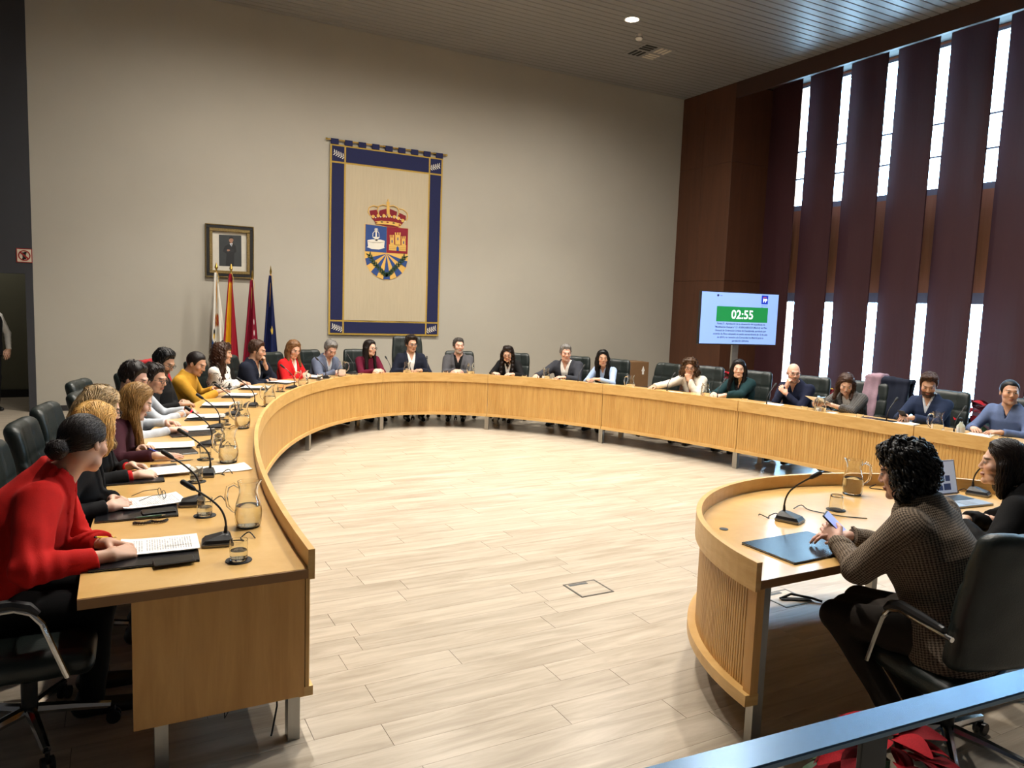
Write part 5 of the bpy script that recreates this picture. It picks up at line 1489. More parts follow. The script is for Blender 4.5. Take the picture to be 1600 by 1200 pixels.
# sheet and phones held in hands
def hand_pt(k, s): return PEOPLE[k][4]['_root'].matrix_basis @ Vector(PEOPLE[k][4]['_arms'][s][2])
def between(k): return (hand_pt(k, 1) + hand_pt(k, -1)) / 2
SCR = emit('phone_screen', '#8f93d8', .6)
for key, lbl, fw in (('P22', 'white sheet held up', .07),):
    c = between(key); f = PEOPLE[key][2]; d = Vector((math.cos(f), math.sin(f), 0))
    o = MB().box(-.105, .105, -.148, .148, 0, .001).build('paper_sheet', PAPER, None, False, c + d * .10 + Vector((0, 0, .045)), (.35, 0, f - PI / 2)); tag(o, 'white sheet held up by the woman in grey check', 'paper', 'papers on the tables')
for key, tilt in (('P23', .7), ('P8', .3)):
    c = between(key); f = PEOPLE[key][2]; d = Vector((math.cos(f), math.sin(f), 0)); q = c + d * .09
    phone(q, f - PI / 2, 'smartphone held in the hand', .0, SCREEN, (tilt, 0, f - PI / 2))
    for ob in COL.objects:
        if ob.name.startswith('smartphone') and (ob.location - Vector((q.x, q.y, ZT))).length < 1e-4: ob.location.z = c.z + .02
# side desk: folder, held phone, laptop, cables
cs = [atz(*q, ZT) for q in ((1160, 850), (1262, 829), (1340, 848), (1250, 882))]
c = atz(1252, 856, ZT); folder(c, .02, .46, .31)
hp_ = hand_pt('P25', -1)
t_ = empty('smartphone', atz(1306, 822, ZT + .11), 0, 'smartphone with lit screen held by the woman in tweed', 'phone', 'phones'); t_.rotation_euler = (.75, -.15, .45)
MB().box(-.037, .037, -.076, .076, 0, .009, .003).build('body', BLACKP, t_); MB().box(-.034, .034, -.070, .070, .009, .0095).build('screen', SCR, t_)
lp = empty('laptop', (0, 0, 0), 0, 'open silver laptop with a web page on screen', 'laptop')
a = atz(1477, 776, ZT); bq = atz(1588, 788, ZT); ang = math.radians(-6)
lp.location = (4.50, 2.70, ZT); lp.rotation_euler = (0, 0, ang)
SILV = plain('laptop_silver', '#9a9da3', .35, .5)
MB().box(-.16, .16, -.225, 0, 0, .014, .003).build('keyboard_deck', SILV, lp)
MB().box(-.14, .14, -.115, -.02, .014, .0155).build('keyboard', BLACKP, lp); MB().box(-.05, .05, -.205, -.13, .014, .0148).build('touchpad', plain('touchpad', '#7c7f85', .4), lp)
Ml = Matrix.Translation((0, .004, .014)) @ Matrix.Rotation(math.radians(-14), 4, 'X')
ld = MB().box(-.16, .16, 0, .008, 0, .215, .002, Ml).build('lid', SILV, lp)
MB().box(-.152, .152, -.0006, 0.0, .012, .207, 0, Ml).build('screen', emit('laptop_page', '#b9c4da', .55), ld)
PG = emit('laptop_picture', '#34466e', .5)
for x0, x1, z0, z1 in ((-.02, .03, .03, .06), (.04, .10, .03, .07), (-.02, .05, .09, .125), (.06, .10, .085, .12), (-.12, .02, .165, .172), (-.12, -.04, .145, .150), (-.12, -.05, .10, .104)):
    MB().box(x0, x1, -.0012, -.0006, z0, z1, 0, Ml).build('page_block', PG, ld)
cbm = MB(); q0 = atz(1240, 800, ZT); q1 = atz(1306, 805, ZT)
cbm.curve([(q0.x, q0.y, ZT + .02), (q0.x + .12, q0.y + .05, ZT + .015), ((q0.x + q1.x) / 2 + .02, q0.y - .02, ZT + .005), (q1.x, q1.y - .03, ZT + .004), (q1.x + .1, q1.y - .12, ZT + .004)], .003, 6)
tag(cbm.build('black_cable', RUBBER, None, True), 'thin black cable trailing from the side desk microphone', 'cable')
q0 = atz(1368, 764, ZT); q1 = atz(1392, 772, ZT); cbm = MB()
cbm.curve([(q0.x, q0.y, ZT + .03), (q0.x - .03, q0.y + .02, ZT + .005), (q0.x + .02, q0.y - .05, ZT + .004), (q1.x + .06, q1.y - .07, ZT + .004)], .003, 6)
tag(cbm.build('black_cable', RUBBER, None, True), 'black cable beside the jug on the side desk', 'cable')
cbm = MB(); q0 = atz(1500, 758, ZT); rs = random.Random(4); pts = []
for k in range(16): pts.append((q0.x + .02 * k + .03 * math.sin(k * 1.3), q0.y - .008 * k + .05 * math.cos(k * .9), ZT + .006 + .02 * abs(math.sin(k * .8))))
cbm.curve(pts, .003, 6); tag(cbm.build('white_cable', WHITEP, None, True), 'tangled white cable behind the laptop', 'cable')
# ------------------------------------------------------------------ on the rear wall: banner, portrait, flags, sign
def flat(name, pts, depth, mat, parent, org, y0, th=.0025):
    """flat cut-out parallel to the rear wall; pts are world (x, z); depth = layer in front of y0"""
    mb = MB().prism([(x - org.x, z - org.z) for x, z in pts], lambda a, b, t: (a, t, b), y0 - depth - th - org.y, y0 - depth - org.y)
    return mb.build(name, mat, parent)
BLUEB = plain('banner_navy', '#0e1542', .85, 0, .08, 30); GOLD = plain('banner_gold', '#a88a36', .7, 0, .1, 40); CRM = plain('banner_cream', '#b3a68c', .9, 0, .04, 6, (6, 1, .4))
SHB = plain('shield_blue', '#26427c', .85); SHR = plain('shield_red', '#7c1226', .85); SHY = plain('shield_gold', '#cfa553', .8); SHW = plain('shield_white', '#d7d3c6', .85); SHG = plain('laurel_green', '#1f3a22', .85); CRD = plain('crown_red', '#75121f', .85)
YB = BY - .035
def BZ(zx, zy): p = aty(500 + zx / 3.635, 210 + zy / 3.635, YB); return (p.x, p.z)
def EZ(zx, zy): p = aty(550 + zx / 8.0, 300 + zy / 8.0, YB); return (p.x, p.z)
org = Vector((4.375, YB, 1.21))
ban = empty('coat_of_arms_banner', org, 0, 'tall cream banner with navy and gold border and a crowned coat of arms', 'banner')
X0, X1, Z0, Z1 = 3.335, 5.415, 1.215, 4.475
def rect(x0, x1, z0, z1): return [(x0, z0), (x1, z0), (x1, z1), (x0, z1)]
# hanging cloth with soft folds
nx, nz = 60, 8; vs = []; fs = []
for lay in (0, 1):
    for j in range(nz + 1):
        for i in range(nx + 1):
            x = X0 + .3 + (X1 - X0 - .6) * i / nx; z = Z0 + .26 + (Z1 - Z0 - .6) * j / nz
            f = .0035 * math.sin(x * 9.0) + .003 * math.sin(x * 21 + z * .4)
            vs.append((x - org.x, f * (1 if lay == 0 else 1) - (.012 if lay == 0 else .002), z - org.z))
K = (nx + 1) * (nz + 1)
for j in range(nz):
    for i in range(nx):
        p = j * (nx + 1) + i; fs.append((p, p + 1, p + nx + 2, p + nx + 1)); fs.append((K + p, K + p + nx + 1, K + p + nx + 2, K + p + 1))
MB().add(vs, fs).build('cream_field', CRM, ban, True)
flat('gold_backing', rect(X0, X1, Z0, Z1), 0, GOLD, ban, org, YB, .004)
g = .03; bl, bt, bb = .215, .255, .20
for nm, r in (('navy_border', rect(X0 + g, X0 + g + bl, Z0 + g + bb + g, Z1 - g - bt - g)), ('navy_border', rect(X1 - g - bl, X1 - g, Z0 + g + bb + g, Z1 - g - bt - g)),
              ('navy_border', rect(X0 + g + bl + g, X1 - g - bl - g, Z1 - g - bt, Z1 - g)), ('navy_border', rect(X0 + g + bl + g, X1 - g - bl - g, Z0 + g, Z0 + g + bb))):
    flat(nm, r, .004, BLUEB, ban, org, YB, .004)
flat('cream_ground', rect(X0 + g + bl + g, X1 - g - bl - g, Z0 + g + bb + g, Z1 - g - bt - g), .004, CRM, ban, org, YB, .002)
def leafpts(cx, cz, ang, L, W, n=8):
    out = []
    for k in range(n):
        a = 2 * PI * k / n; x = L * math.cos(a); y = W * math.sin(a) * (1 - .3 * math.cos(a))
        out.append((cx + x * math.cos(ang) - y * math.sin(ang), cz + x * math.sin(ang) + y * math.cos(ang)))
    return out
for sx_, x0 in ((1, X0 + g), (-1, X1 - g - bl)):
    for z0, h in ((Z1 - g - bt, bt), (Z0 + g, bb)):
        c = flat('navy_corner', rect(x0, x0 + bl, z0, z0 + h), .004, BLUEB, ban, org, YB, .004)
        mbx = x0 + bl / 2; mz = z0 + h / 2
        sprig = MB()
        for k in range(5):
            t = k / 4 - .5; bx, bz = mbx + t * .15, mz - sx_ * t * .05 - .01
            for ss in (-1, 1):
                pts = leafpts(bx + .012 * sx_, bz + ss * .026, PI / 2 + ss * .5 * sx_ - .3 * sx_, .030, .008)
                sprig.prism([(a - org.x, b - org.z) for a, b in pts], lambda a, b, t_: (a, t_, b), -.0105, -.008)
        sprig.tube([(mbx - .085 - org.x, -.0095, mz + sx_ * .03 - .01 - org.z), (mbx + .085 - org.x, -.0095, mz - sx_ * .03 - .01 - org.z)], .003, 5)
        sprig.build('leaf_sprig', SHW, c)
ARM = .016
def em(name, pts, mat, lay=0, conv=EZ, parent=None): return flat(name, [conv(*p) for p in pts], ARM + lay * .0026, mat, parent or ban, org, YB)
sh = em('shield', [(155, 398), (700, 458), (692, 860), (672, 948), (627, 1018), (560, 1065), (480, 1093), (430, 1100), (383, 1093), (298, 1058), (228, 1003), (176, 917), (155, 832)], SHY)
em('blue_quarter', [(165, 402), (432, 437), (425, 760), (160, 740)], SHB, 1); em('red_quarter', [(434, 437), (697, 459), (688, 776), (427, 760)], SHR, 1)
for r in ([(427, 772), (160, 830), (180, 918)], [(427, 775), (232, 998), (305, 1054)], [(427, 785), (385, 1091), (472, 1092)], [(430, 775), (552, 1064), (622, 1016)], [(430, 772), (668, 946), (688, 868)]):
    em('blue_ray', r, SHB, 1)
def arc(pts, n):
    out = []
    for i in range(n):
        t = i / (n - 1) * (len(pts) - 1); k = min(int(t), len(pts) - 2); f = t - k
        out.append((pts[k][0] + (pts[k+1][0] - pts[k][0]) * f, pts[k][1] + (pts[k+1][1] - pts[k][1]) * f))
    return out
for brc in ([(215, 790), (255, 870), (315, 930), (370, 995), (428, 1045)], [(650, 815), (600, 885), (535, 945), (480, 1005), (428, 1045)]):
    P_ = arc(brc, 10)
    for k, (x, y) in enumerate(P_):
        x2, y2 = P_[min(k + 1, 9)]; x1, y1 = P_[max(k - 1, 0)]; a = math.atan2(y1 - y2, x1 - x2)
        for ss in (-1, 1):
            em('laurel_leaf', [(px_, py_) for px_, py_ in leafpts(x + 16 * math.cos(a + ss * .9), y + 16 * math.sin(a + ss * .9), a + ss * .55, 34, 10)], SHG, 2)
# fountain
em('fountain_basin', [(188, 602), (250, 592), (345, 594), (404, 612), (396, 690), (405, 700), (330, 720), (240, 712), (182, 690), (196, 678)], SHW, 2)
em('fountain_bowl', [(248, 560), (345, 566), (320, 590), (312, 612), (288, 612), (282, 588)], SHW, 2); em('fountain_shaft', [(290, 458), (304, 458), (306, 562), (288, 562)], SHW, 2)
for pts in ([(255, 555), (258, 515), (272, 498), (288, 495)], [(335, 560), (332, 515), (322, 500), (306, 495)], [(284, 490), (280, 465), (290, 452)], [(318, 492), (316, 468), (305, 452)]):
    mb = MB(); q = [EZ(*p) for p in pts]; mb.tube([(a - org.x, -.021, b - org.z) for a, b in q], .006, 5); mb.build('water_jet', SHW, ban)
SHAD = plain('emblem_line', '#8f8b80', .9)
em('basin_edge', [(196, 618), (250, 628), (345, 630), (396, 624), (396, 628), (345, 636), (250, 634), (196, 624)], SHAD, 3)
# castle
em('castle_wall', [(458, 655), (672, 668), (668, 742), (456, 728)], SHY, 2)
for x0, x1, y0, y1 in ((470, 520, 552, 660), (535, 600, 520, 668), (614, 664, 566, 668)):
    em('castle_tower', [(x0, y0 + 16), (x1, y0 + 20), (x1, y1), (x0, y1)], SHY, 2); w = (x1 - x0) / 5
    for k in (0, 2, 4): em('merlon', [(x0 - 4 + k * w * 1.05, y0 - 14), (x0 - 4 + (k + 1) * w * 1.1, y0 - 13), (x0 - 4 + (k + 1) * w * 1.1, y0 + 18), (x0 - 4 + k * w * 1.05, y0 + 18)], SHY, 3)
    em('castle_window', [((x0 + x1) / 2 - 6, y0 + 50), ((x0 + x1) / 2 + 6, y0 + 50), ((x0 + x1) / 2 + 6, y0 + 84), ((x0 + x1) / 2 - 6, y0 + 84)], SHB, 3)
em('castle_gate', [(549, 735), (549, 695), (564, 676), (580, 697), (580, 737)], SHB, 3)
for y0 in (685, 706): em('stone_course', [(458, y0), (545, y0 + 5), (545, y0 + 7), (458, y0 + 2)], EDGE, 3); em('stone_course', [(585, y0 + 6), (670, y0 + 12), (670, y0 + 14), (585, y0 + 8)], EDGE, 3)
# crown
for c in ([(215, 235), (300, 222), (322, 262), (310, 305), (255, 318), (222, 280)], [(340, 232), (425, 210), (432, 270), (425, 300), (350, 308), (332, 270)], [(470, 212), (560, 248), (552, 300), (520, 318), (465, 300), (462, 260)], [(582, 258), (668, 300), (668, 350), (620, 368), (572, 330), (570, 290)]):
    em('crown_cap', c, CRD, 1)
em('crown_inside', [(232, 320), (310, 300), (440, 300), (560, 320), (660, 352), (610, 420), (440, 400), (292, 380)], CRD, 1)
em('crown_band', [(285, 370), (360, 360), (450, 366), (540, 380), (612, 402), (600, 440), (520, 420), (440, 408), (360, 402), (300, 405)], SHY, 2)
em('crown_lining', [(318, 408), (440, 414), (585, 438), (570, 447), (430, 432)], CRD, 1)
for pts in ([(225, 300), (196, 250), (210, 195), (262, 172), (318, 185)], [(330, 290), (312, 230), (330, 180), (380, 160), (430, 175)], [(462, 180), (510, 172), (560, 195), (585, 240), (575, 290)], [(585, 210), (640, 225), (685, 268), (690, 320), (672, 360)]):
    mb = MB(); mb.tube([(a - org.x, -.022, b - org.z) for a, b in [EZ(*p) for p in pts]], .0085, 6); mb.build('crown_arch', SHY, ban, True)
em('crown_post', [(430, 160), (462, 160), (466, 280), (428, 278)], SHY, 3); em('crown_orb', leafpts(446, 140, 0, 22, 20, 12), SHY, 3); em('crown_cross', [(440, 92), (452, 92), (452, 122), (440, 122)], SHY, 3)
for k, (x, y) in enumerate(((262, 308), (325, 298), (395, 300), (462, 300), (525, 312), (575, 330), (630, 358))):
    em('crown_fleuron', leafpts(x, y, 0, 22, 22, 7), SHY, 3); em('crown_pearl', leafpts(x + 28, y + 14, 0, 8, 8, 7), SHW, 4)
for x, y, m_ in ((368, 376, SHG), (440, 380, CRD), (516, 390, SHG), (300, 385, CRD), (590, 415, CRD)): em('crown_jewel', leafpts(x, y, .15, 18, 8, 6), m_, 3)
# rod and loops
rod = MB().tube([(X0 - .05 - org.x, .0, Z1 + .07 - org.z), (X1 + .06 - org.x, .0, Z1 + .07 - org.z)], .012, 8); rod.lathe([(.0005, -.02), (.02, -.012), (.02, .012), (.0005, .02)], 8, (X0 - .06 - org.x, 0, Z1 + .07 - org.z)); rod.lathe([(.0005, -.02), (.02, -.012), (.02, .012), (.0005, .02)], 8, (X1 + .07 - org.x, 0, Z1 + .07 - org.z))
rod.build('rod', plain('brass', '#b09247', .3, .9), ban, True)
for k in range(9):
    x0 = X0 + .01 + (X1 - X0 - .15) * k / 8
    MB().box(x0 - org.x, x0 + .135 - org.x, -.016, .012, Z1 - org.z - .005, Z1 + .088 - org.z, .004).build('hanging_loop', BLUEB, ban)
for xx in (X0 + .97, X1 - .15): MB().box(xx - .03 - org.x, xx + .03 - org.x, .01, .034, Z1 + .05 - org.z, Z1 + .09 - org.z).build('wall_hook', BLACKP, ban)

# portrait
def FZ(zx, zy): p = aty(300 + zx / 5.215, 330 + zy / 5.215, BY - .03); return (p.x, p.z)
a = FZ(105, 97); c = FZ(505, 535); px0, pz1 = a; px1 = FZ(503, 300)[0]; pz0 = FZ(110, 533)[1]
org2 = Vector(((px0 + px1) / 2, BY, pz0))
por = empty('framed_portrait', org2, 0, 'framed portrait of a suited man hung above the flags', 'picture')
def frame(name, x0, x1, z0, z1, w, d0, d1, mat):
    mb = MB()
    for r in ((x0, x1, z1 - w, z1), (x0, x1, z0, z0 + w), (x0, x0 + w, z0 + w, z1 - w), (x1 - w, x1, z0 + w, z1 - w)):
        mb.box(r[0] - org2.x, r[1] - org2.x, -d1, -d0, r[2] - org2.z, r[3] - org2.z, .006)
    return mb.build(name, mat, por)
GILT = plain('gilt', '#7d6a41', .4, .6, .35, 60, bump=.5, bscale=90)
frame('gilt_outer_edge', px0, px1, pz0, pz1, .016, .002, .055, GILT)
frame('black_frame', px0 + .014, px1 - .014, pz0 + .014, pz1 - .014, .052, .002, .045, BLACKP)
frame('gilt_moulding', px0 + .062, px1 - .062, pz0 + .062, pz1 - .062, .05, .002, .052, GILT)
MB().box(px0 + .1 - org2.x, px1 - .1 - org2.x, -.012, -.002, pz0 + .1 - org2.z, pz1 - .1 - org2.z).build('mount', plain('mount_board', '#bdb9ad', .8), por)
def pf(name, pts, lay, mat): return flat(name, [FZ(*p) for p in pts], lay * .0015, mat, por, org2, BY - .012, .0015)
pf('photograph', [(220, 190), (403, 198), (405, 452), (222, 445)], 0, plain('photo_backdrop', '#2b2f31', .5, 0, .15, 5))
SU = plain('photo_suit', '#15171a', .6)
pf('suit', [(306, 265), (335, 262), (358, 285), (362, 330), (345, 345), (342, 448), (275, 446), (282, 345), (252, 328), (268, 285)], 1, SU)
pf('arms', [(255, 318), (300, 305), (345, 312), (340, 332), (290, 336), (258, 332)], 2, plain('photo_sleeve', '#1d2024', .6))
pf('shirt', [(308, 262), (332, 260), (322, 290)], 2, PAPER); pf('tie', [(316, 264), (324, 264), (322, 290), (318, 284)], 3, plain('photo_tie', '#34506e', .6))
pf('face', leafpts(320, 236, PI / 2, 25, 18, 12), 2, plain('photo_skin', '#96705a', .6)); pf('hair', [(302, 232), (304, 212), (320, 206), (336, 212), (338, 232), (330, 222), (312, 222)], 3, SU); pf('hand', leafpts(298, 318, 0, 13, 8, 8), 3, plain('photo_skin', '#96705a', .6))

# flags on poles
def flag(px_top, y, label, paint, lean=0.0, spear=False, wid=1.0):
    tp = aty(*px_top, y); t = empty('flag', (tp.x + lean, y, 0), 0, label, 'flag', 'flags beside the wall'); H = tp.z
    MB().lathe([(.0005, 0), (.15, 0), (.15, .025), (.05, .04), (.02, .06), (.0005, .06)], 20).build('base', CHROME, t, True)
    MB().tube([(0, 0, .05), (-lean, 0, H - .14)], .013, 8).build('pole', WOOD_END, t, True)
    if spear: MB().tube([(-lean, 0, H - .14), (-lean, 0, H - .10), (-lean, 0, H)], [.012, .02, .002], 8).build('finial', plain('brass', '#b09247', .3, .9), t, True)
    else: MB().lathe([(.0005, 0), (.018, .005), (.012, .03), (.028, .06), (.02, .09), (.004, .14), (.0005, .14)], 10, (-lean, 0, H - .14)).build('finial', plain('brass', '#b09247', .3, .9), t, True)
    nu, nv = 40, 40; vs = []; fs = []; cols = []
    zt, zb = H - .16, .62
    for j in range(nv + 1):
        tt = j / nv; r = (.022 + .125 * tt ** .75) * wid; cx = -lean * (1 - tt)
        for i in range(nu + 1):
            s = i / nu
            x = cx + (s - .5) * 2 * r + .012 * math.sin(3 * tt + s * 4) - .01; yy = -.03 - (.03 + .035 * tt) * math.sin(s * 11 + tt * 1.2) * min(1, tt * 4 + .3)
            z = zt - (zt - zb) * tt - .10 * (1 - abs(s - .3)) * tt * (1 - tt) + .05 * s * tt
            vs.append((x, yy, z)); cols.append(paint(s, tt))
    for j in range(nv):
        for i in range(nu):
            p = j * (nu + 1) + i; fs.append((p, p + nu + 1, p + nu + 2, p + 1))
    o = mesh_obj('cloth', np.array(vs), np.array(fs), FLAGM, t, True); set_cols(o.data, np.array([srgb(c) for c in cols]))
    MB().tube([(-lean + .015, -.02, H - .16), (-lean + .03, -.04, H - .24), (-lean + .02, -.04, H - .33)], .004, 5).build('cord', plain('flag_cord', '#b89c58', .7), t, True)
FLAGM = attr_mat('flag_cloth', .8, spec=.2)
def p_white(s, t):
    if t > .66 + .25 * s and s < .45: return '#1d3a66'
    if .40 < t < .55 and .28 < s < .60: return '#9a1f22' if (int(t * 60) + int(s * 14)) % 3 else '#c9a34a'
    if .55 < t < .66 and .08 < s < .30: return '#c9a34a' if int(t * 60) % 2 else '#1a1a1a'
    return '#d8d5cc'
def p_spain(s, t):
    if .12 + .25 * max(0, t - .5) < s < .60: 
        if .70 < t < .9 and .3 < s < .55: return '#9c5a24' if int(t * 50) % 2 else '#d9a91e'
        return '#d9a91e' if t > .08 else '#8e1626'
    return '#8e1626'
def p_madrid(s, t):
    for t0 in (.46, .58, .68):
        if abs(t - t0) < .022 and abs(s - .78) < .06: return '#dcd3cf'
    return '#7a1128'
def p_eu(s, t):
    if abs(t - .58) + abs(s - .68) * .35 < .045: return '#d6b650'
    return '#131c46'
flag((338, 410), 12.72, 'white and blue flag with a small crest, leftmost on its pole', p_white, .05)
flag((361, 412), 12.74, 'red and yellow striped flag on a pole below the portrait', p_spain, -.02)
flag((394, 422), 12.76, 'crimson flag with small white stars on a pole', p_madrid, -.02, True)
flag((423, 415), 12.74, 'navy blue flag with a gold star, rightmost on its pole', p_eu, -.01, True)

# no-telephone sign on the charcoal wall
a = aty(25, 387.5, BY - .03); b_ = aty(51, 411, BY - .03); org3 = Vector(((a.x + b_.x) / 2, BY - .031, (a.z + b_.z) / 2)); w = (b_.x - a.x) / 2; h_ = (a.z - b_.z) / 2
sg = empty('no_phone_sign', org3, 0, 'square red edged sign forbidding telephones on the charcoal wall', 'sign')
SR = plain('sign_red', '#8c1f1c', .5); SC = plain('sign_cream', '#c9bda8', .5)
MB().box(-w, w, -.006, 0, -h_, h_).build('board', SR, sg); MB().box(-w + .012, w - .012, -.008, -.006, -h_ + .012, h_ - .012).build('face', SC, sg)
ring = MB(); R1, R2 = w * .78, w * .62; n = 36
vs = []
for k in range(n):
    a_ = 2 * PI * k / n
    for rr_ in (R1, R2):
        for yy in (-.0105, -.008): vs.append((rr_ * math.cos(a_), yy, rr_ * math.sin(a_)))
fs = []
for k in range(n):
    b0, b1 = 4 * k, 4 * ((k + 1) % n); fs += [(b0, b1, b1 + 2, b0 + 2), (b0 + 1, b0 + 3, b1 + 3, b1 + 1), (b0, b0 + 1, b1 + 1, b1), (b0 + 2, b1 + 2, b1 + 3, b0 + 3)]
ring.add(vs, fs).build('ring', SR, sg)
MB().box(-R1 * .95, R1 * .95, -.0125, -.0105, -.011, .011, 0, Matrix.Rotation(.75, 4, 'Y')).build('slash', SR, sg)
MB().box(-.022, .022, -.010, -.008, -.055, .045, .001).box(.0, .03, -.010, -.008, .03, .055, .001).box(-.03, 0, -.010, -.008, -.062, -.04, .001).build('phone_symbol', BLACKP, sg)

# screen on a stand
def text(body, size, mat, parent, loc, align='CENTER', name='lettering', bold=0.0, shear=0.0):
    cu = bpy.data.curves.new(name, 'FONT'); cu.body = body; cu.size = size; cu.align_x = align; cu.offset = bold; cu.shear = shear; cu.resolution_u = 3
    o = bpy.data.objects.new(name, cu); COL.objects.link(o)
    me = bpy.data.meshes.new_from_object(o.evaluated_get(bpy.context.evaluated_depsgraph_get())); bpy.data.objects.remove(o)
    me.materials.clear(); me.materials.append(mat); o2 = bpy.data.objects.new(name, me); COL.objects.link(o2); o2.parent = parent; o2.location = loc; o2.rotation_euler = (PI / 2, 0, 0)
    return o2
TVW, TVH = 1.547, .87
tv = empty('television', (9.163, 9.131, 0), math.radians(-8), 'wide screen on a floor stand showing a green 02:55 timer', 'television')
zc0 = 1.751
MB().box(-TVW/2, TVW/2, -.01, .05, zc0 - TVH/2, zc0 + TVH/2, .006).build('housing', BLACKP, tv)
scr = MB().box(-TVW/2 + .014, TVW/2 - .014, -.0115, -.010, zc0 - TVH/2 + .016, zc0 + TVH/2 - .014).build('screen', emit('tv_blue', '#8fb2ee', .95), tv)
MB().box(-.46, .56, -.0125, -.0115, zc0 - .055, zc0 + .195, .0004).build('green_timer_box', emit('tv_green', '#1f8a4a', .75), scr)
TW = emit('tv_white', '#f0f7ff', 1.0); TB = emit('tv_ink', '#1c2f66', .25)
text('02:55', .20, TW, scr, (.05, -.0135, zc0 + .0), bold=.004)
MB().box(.415, .545, -.0125, -.0115, zc0 + .255, zc0 + .40).build('logo_square', emit('tv_logo', '#1a35b5', .9), scr)
text('PP', .085, TW, scr, (.485, -.0135, zc0 + .285), bold=.003)
mb = MB(); mb.tube([(.44, -.013, zc0 + .355), (.46, -.013, zc0 + .368), (.485, -.013, zc0 + .372), (.51, -.013, zc0 + .362)], .005, 5); mb.build('logo_arc', emit('tv_orange', '#d8624a', .8), scr)
text('FUENLABRADA', .018, TB, scr, (.48, -.013, zc0 + .222)); text('2024', .018, TB, scr, (.43, -.013, zc0 + .195))
MB().lathe([(.0005, 0), (.02, 0), (.02, .002), (.0005, .002)], 12).build('town_crest', TB, scr, loc=(-.45, -.012, zc0 + .37), rot=(PI / 2, 0, 0)); text('Ayto.', .022, TB, scr, (-.385, -.013, zc0 + .362))
for k, l in enumerate(('Punto 3º.- Aprobación de la subsanación del expediente de', '"Modificación Puntual nº 12 - FUENLABRADA (Madrid) del Plan', 'General de Ordenación Urbana de Fuenlabrada, aprobado por', 'acuerdo de Pleno adoptado en sesión extraordinaria de 12 de julio', 'de 2024 y su remisión a la Comunidad de Madrid para su', 'aprobación definitiva')):
    text(l, .040, TB, scr, (.04, -.013, zc0 - .10 - .056 * k), shear=.1, bold=.0006)
MB().box(-.06, .06, .05, .09, .05, zc0 + .2).build('stand_column', STEEL, tv); MB().box(-.45, .45, -.25, .35, .0, .05, .01).build('stand_base', BLACKP, tv); MB().box(-.3, .3, .05, .075, zc0 - .2, zc0 + .2).build('mounting_plate', BLACKP, tv)
# ------------------------------------------------------------------ behind the seats and in the foreground
p, th = off_at(1024, 1.22, 590); _, n = ell(th); chair(p.x, p.y, math.atan2(-n.y, -n.x) - .25, 'empty green leather chair beside the cardboard box')
p, th = off_at(1368, 1.32, 620); _, n = ell(th); fc = math.atan2(-n.y, -n.x); chair(p.x, p.y, fc, 'green leather chair hung with a navy coat and pink scarf')
def draped(name, x, y, facing, mat, label, cat, x0, x1, zt, zb, th=.055, back=-.24, seed=1):
    t = empty(name, (x, y, 0), facing - PI / 2, label, cat)
    def f(P):
        q = P.copy(); q[:, 1] = q[:, 1] - back + .20 * (q[:, 2] - .5) - .55 * q[:, 0] ** 2
        c = (x0 + x1) / 2; w = (x1 - x0) / 2
        fr = rbx(q, (c, .068, (zt + zb) / 2), (w, th * .5, (zt - zb) / 2), .026)
        bk = rbx(q, (c, -.068, (zt + zb) / 2), (w, th * .5, (zt - zb) / 2), .026)
        tp = rbx(q, (c, 0, zt - .02), (w, .095, .028), .026)
        return smin(smin(fr, bk, .02), tp, .03) + .008 * wob(P, 26, seed) + .004 * np.sin(q[:, 0] * 60 + 2 * wob(P, 9, seed))
    sdf_obj('cloth', f, (x0 - .08, back - .32, zb - .06), (x1 + .08, back + .20, zt + .10), .013, mat, t)
    return t
draped('coat', p.x, p.y, fc, NAVY, 'navy coat draped over the empty chair back', 'coat', -.26, .16, 1.12, .45)
draped('scarf', p.x, p.y, fc, plain('cloth_pink_scarf', '#8f7480', .9, 0, .15, 14), 'greyish pink scarf over the shoulder of the hung coat', 'scarf', .08, .27, 1.15, .62, .075, seed=4)
th, c, fc7, hp, o = PEOPLE['P8']; c = o['chair_at']; draped('coat', c.x, c.y, fc7, plain('cloth_red_coat', '#9c1218', .8, 0, .15, 14), 'bright red coat hung on the chair behind the man in mustard', 'coat', -.30, -.04, 1.08, .5, seed=6)
# carton by the rear wall
q = aty(985, 600, 12.0); bx = empty('cardboard_box', (q.x + .05, 12.1, 0), .08, 'brown cardboard carton standing by the rear wall', 'box')
CARD = plain('cardboard', '#7a5a3a', .85, 0, .06, 8)
MB().box(-.30, .30, -.22, .22, 0, .80, .004).build('carton', CARD, bx); MB().box(-.30, .30, -.03, .03, .80, .8015).build('tape', plain('tape', '#9a7d55', .4), bx)
MB().prism([(-.05, .55), (.05, .55), (.05, .62), (.09, .62), (0, .72), (-.09, .62), (-.05, .62)], lambda a, b, t: (a * .5 + .15, t, b), -.2225, -.2202).build('arrow_mark', PAPER, bx)
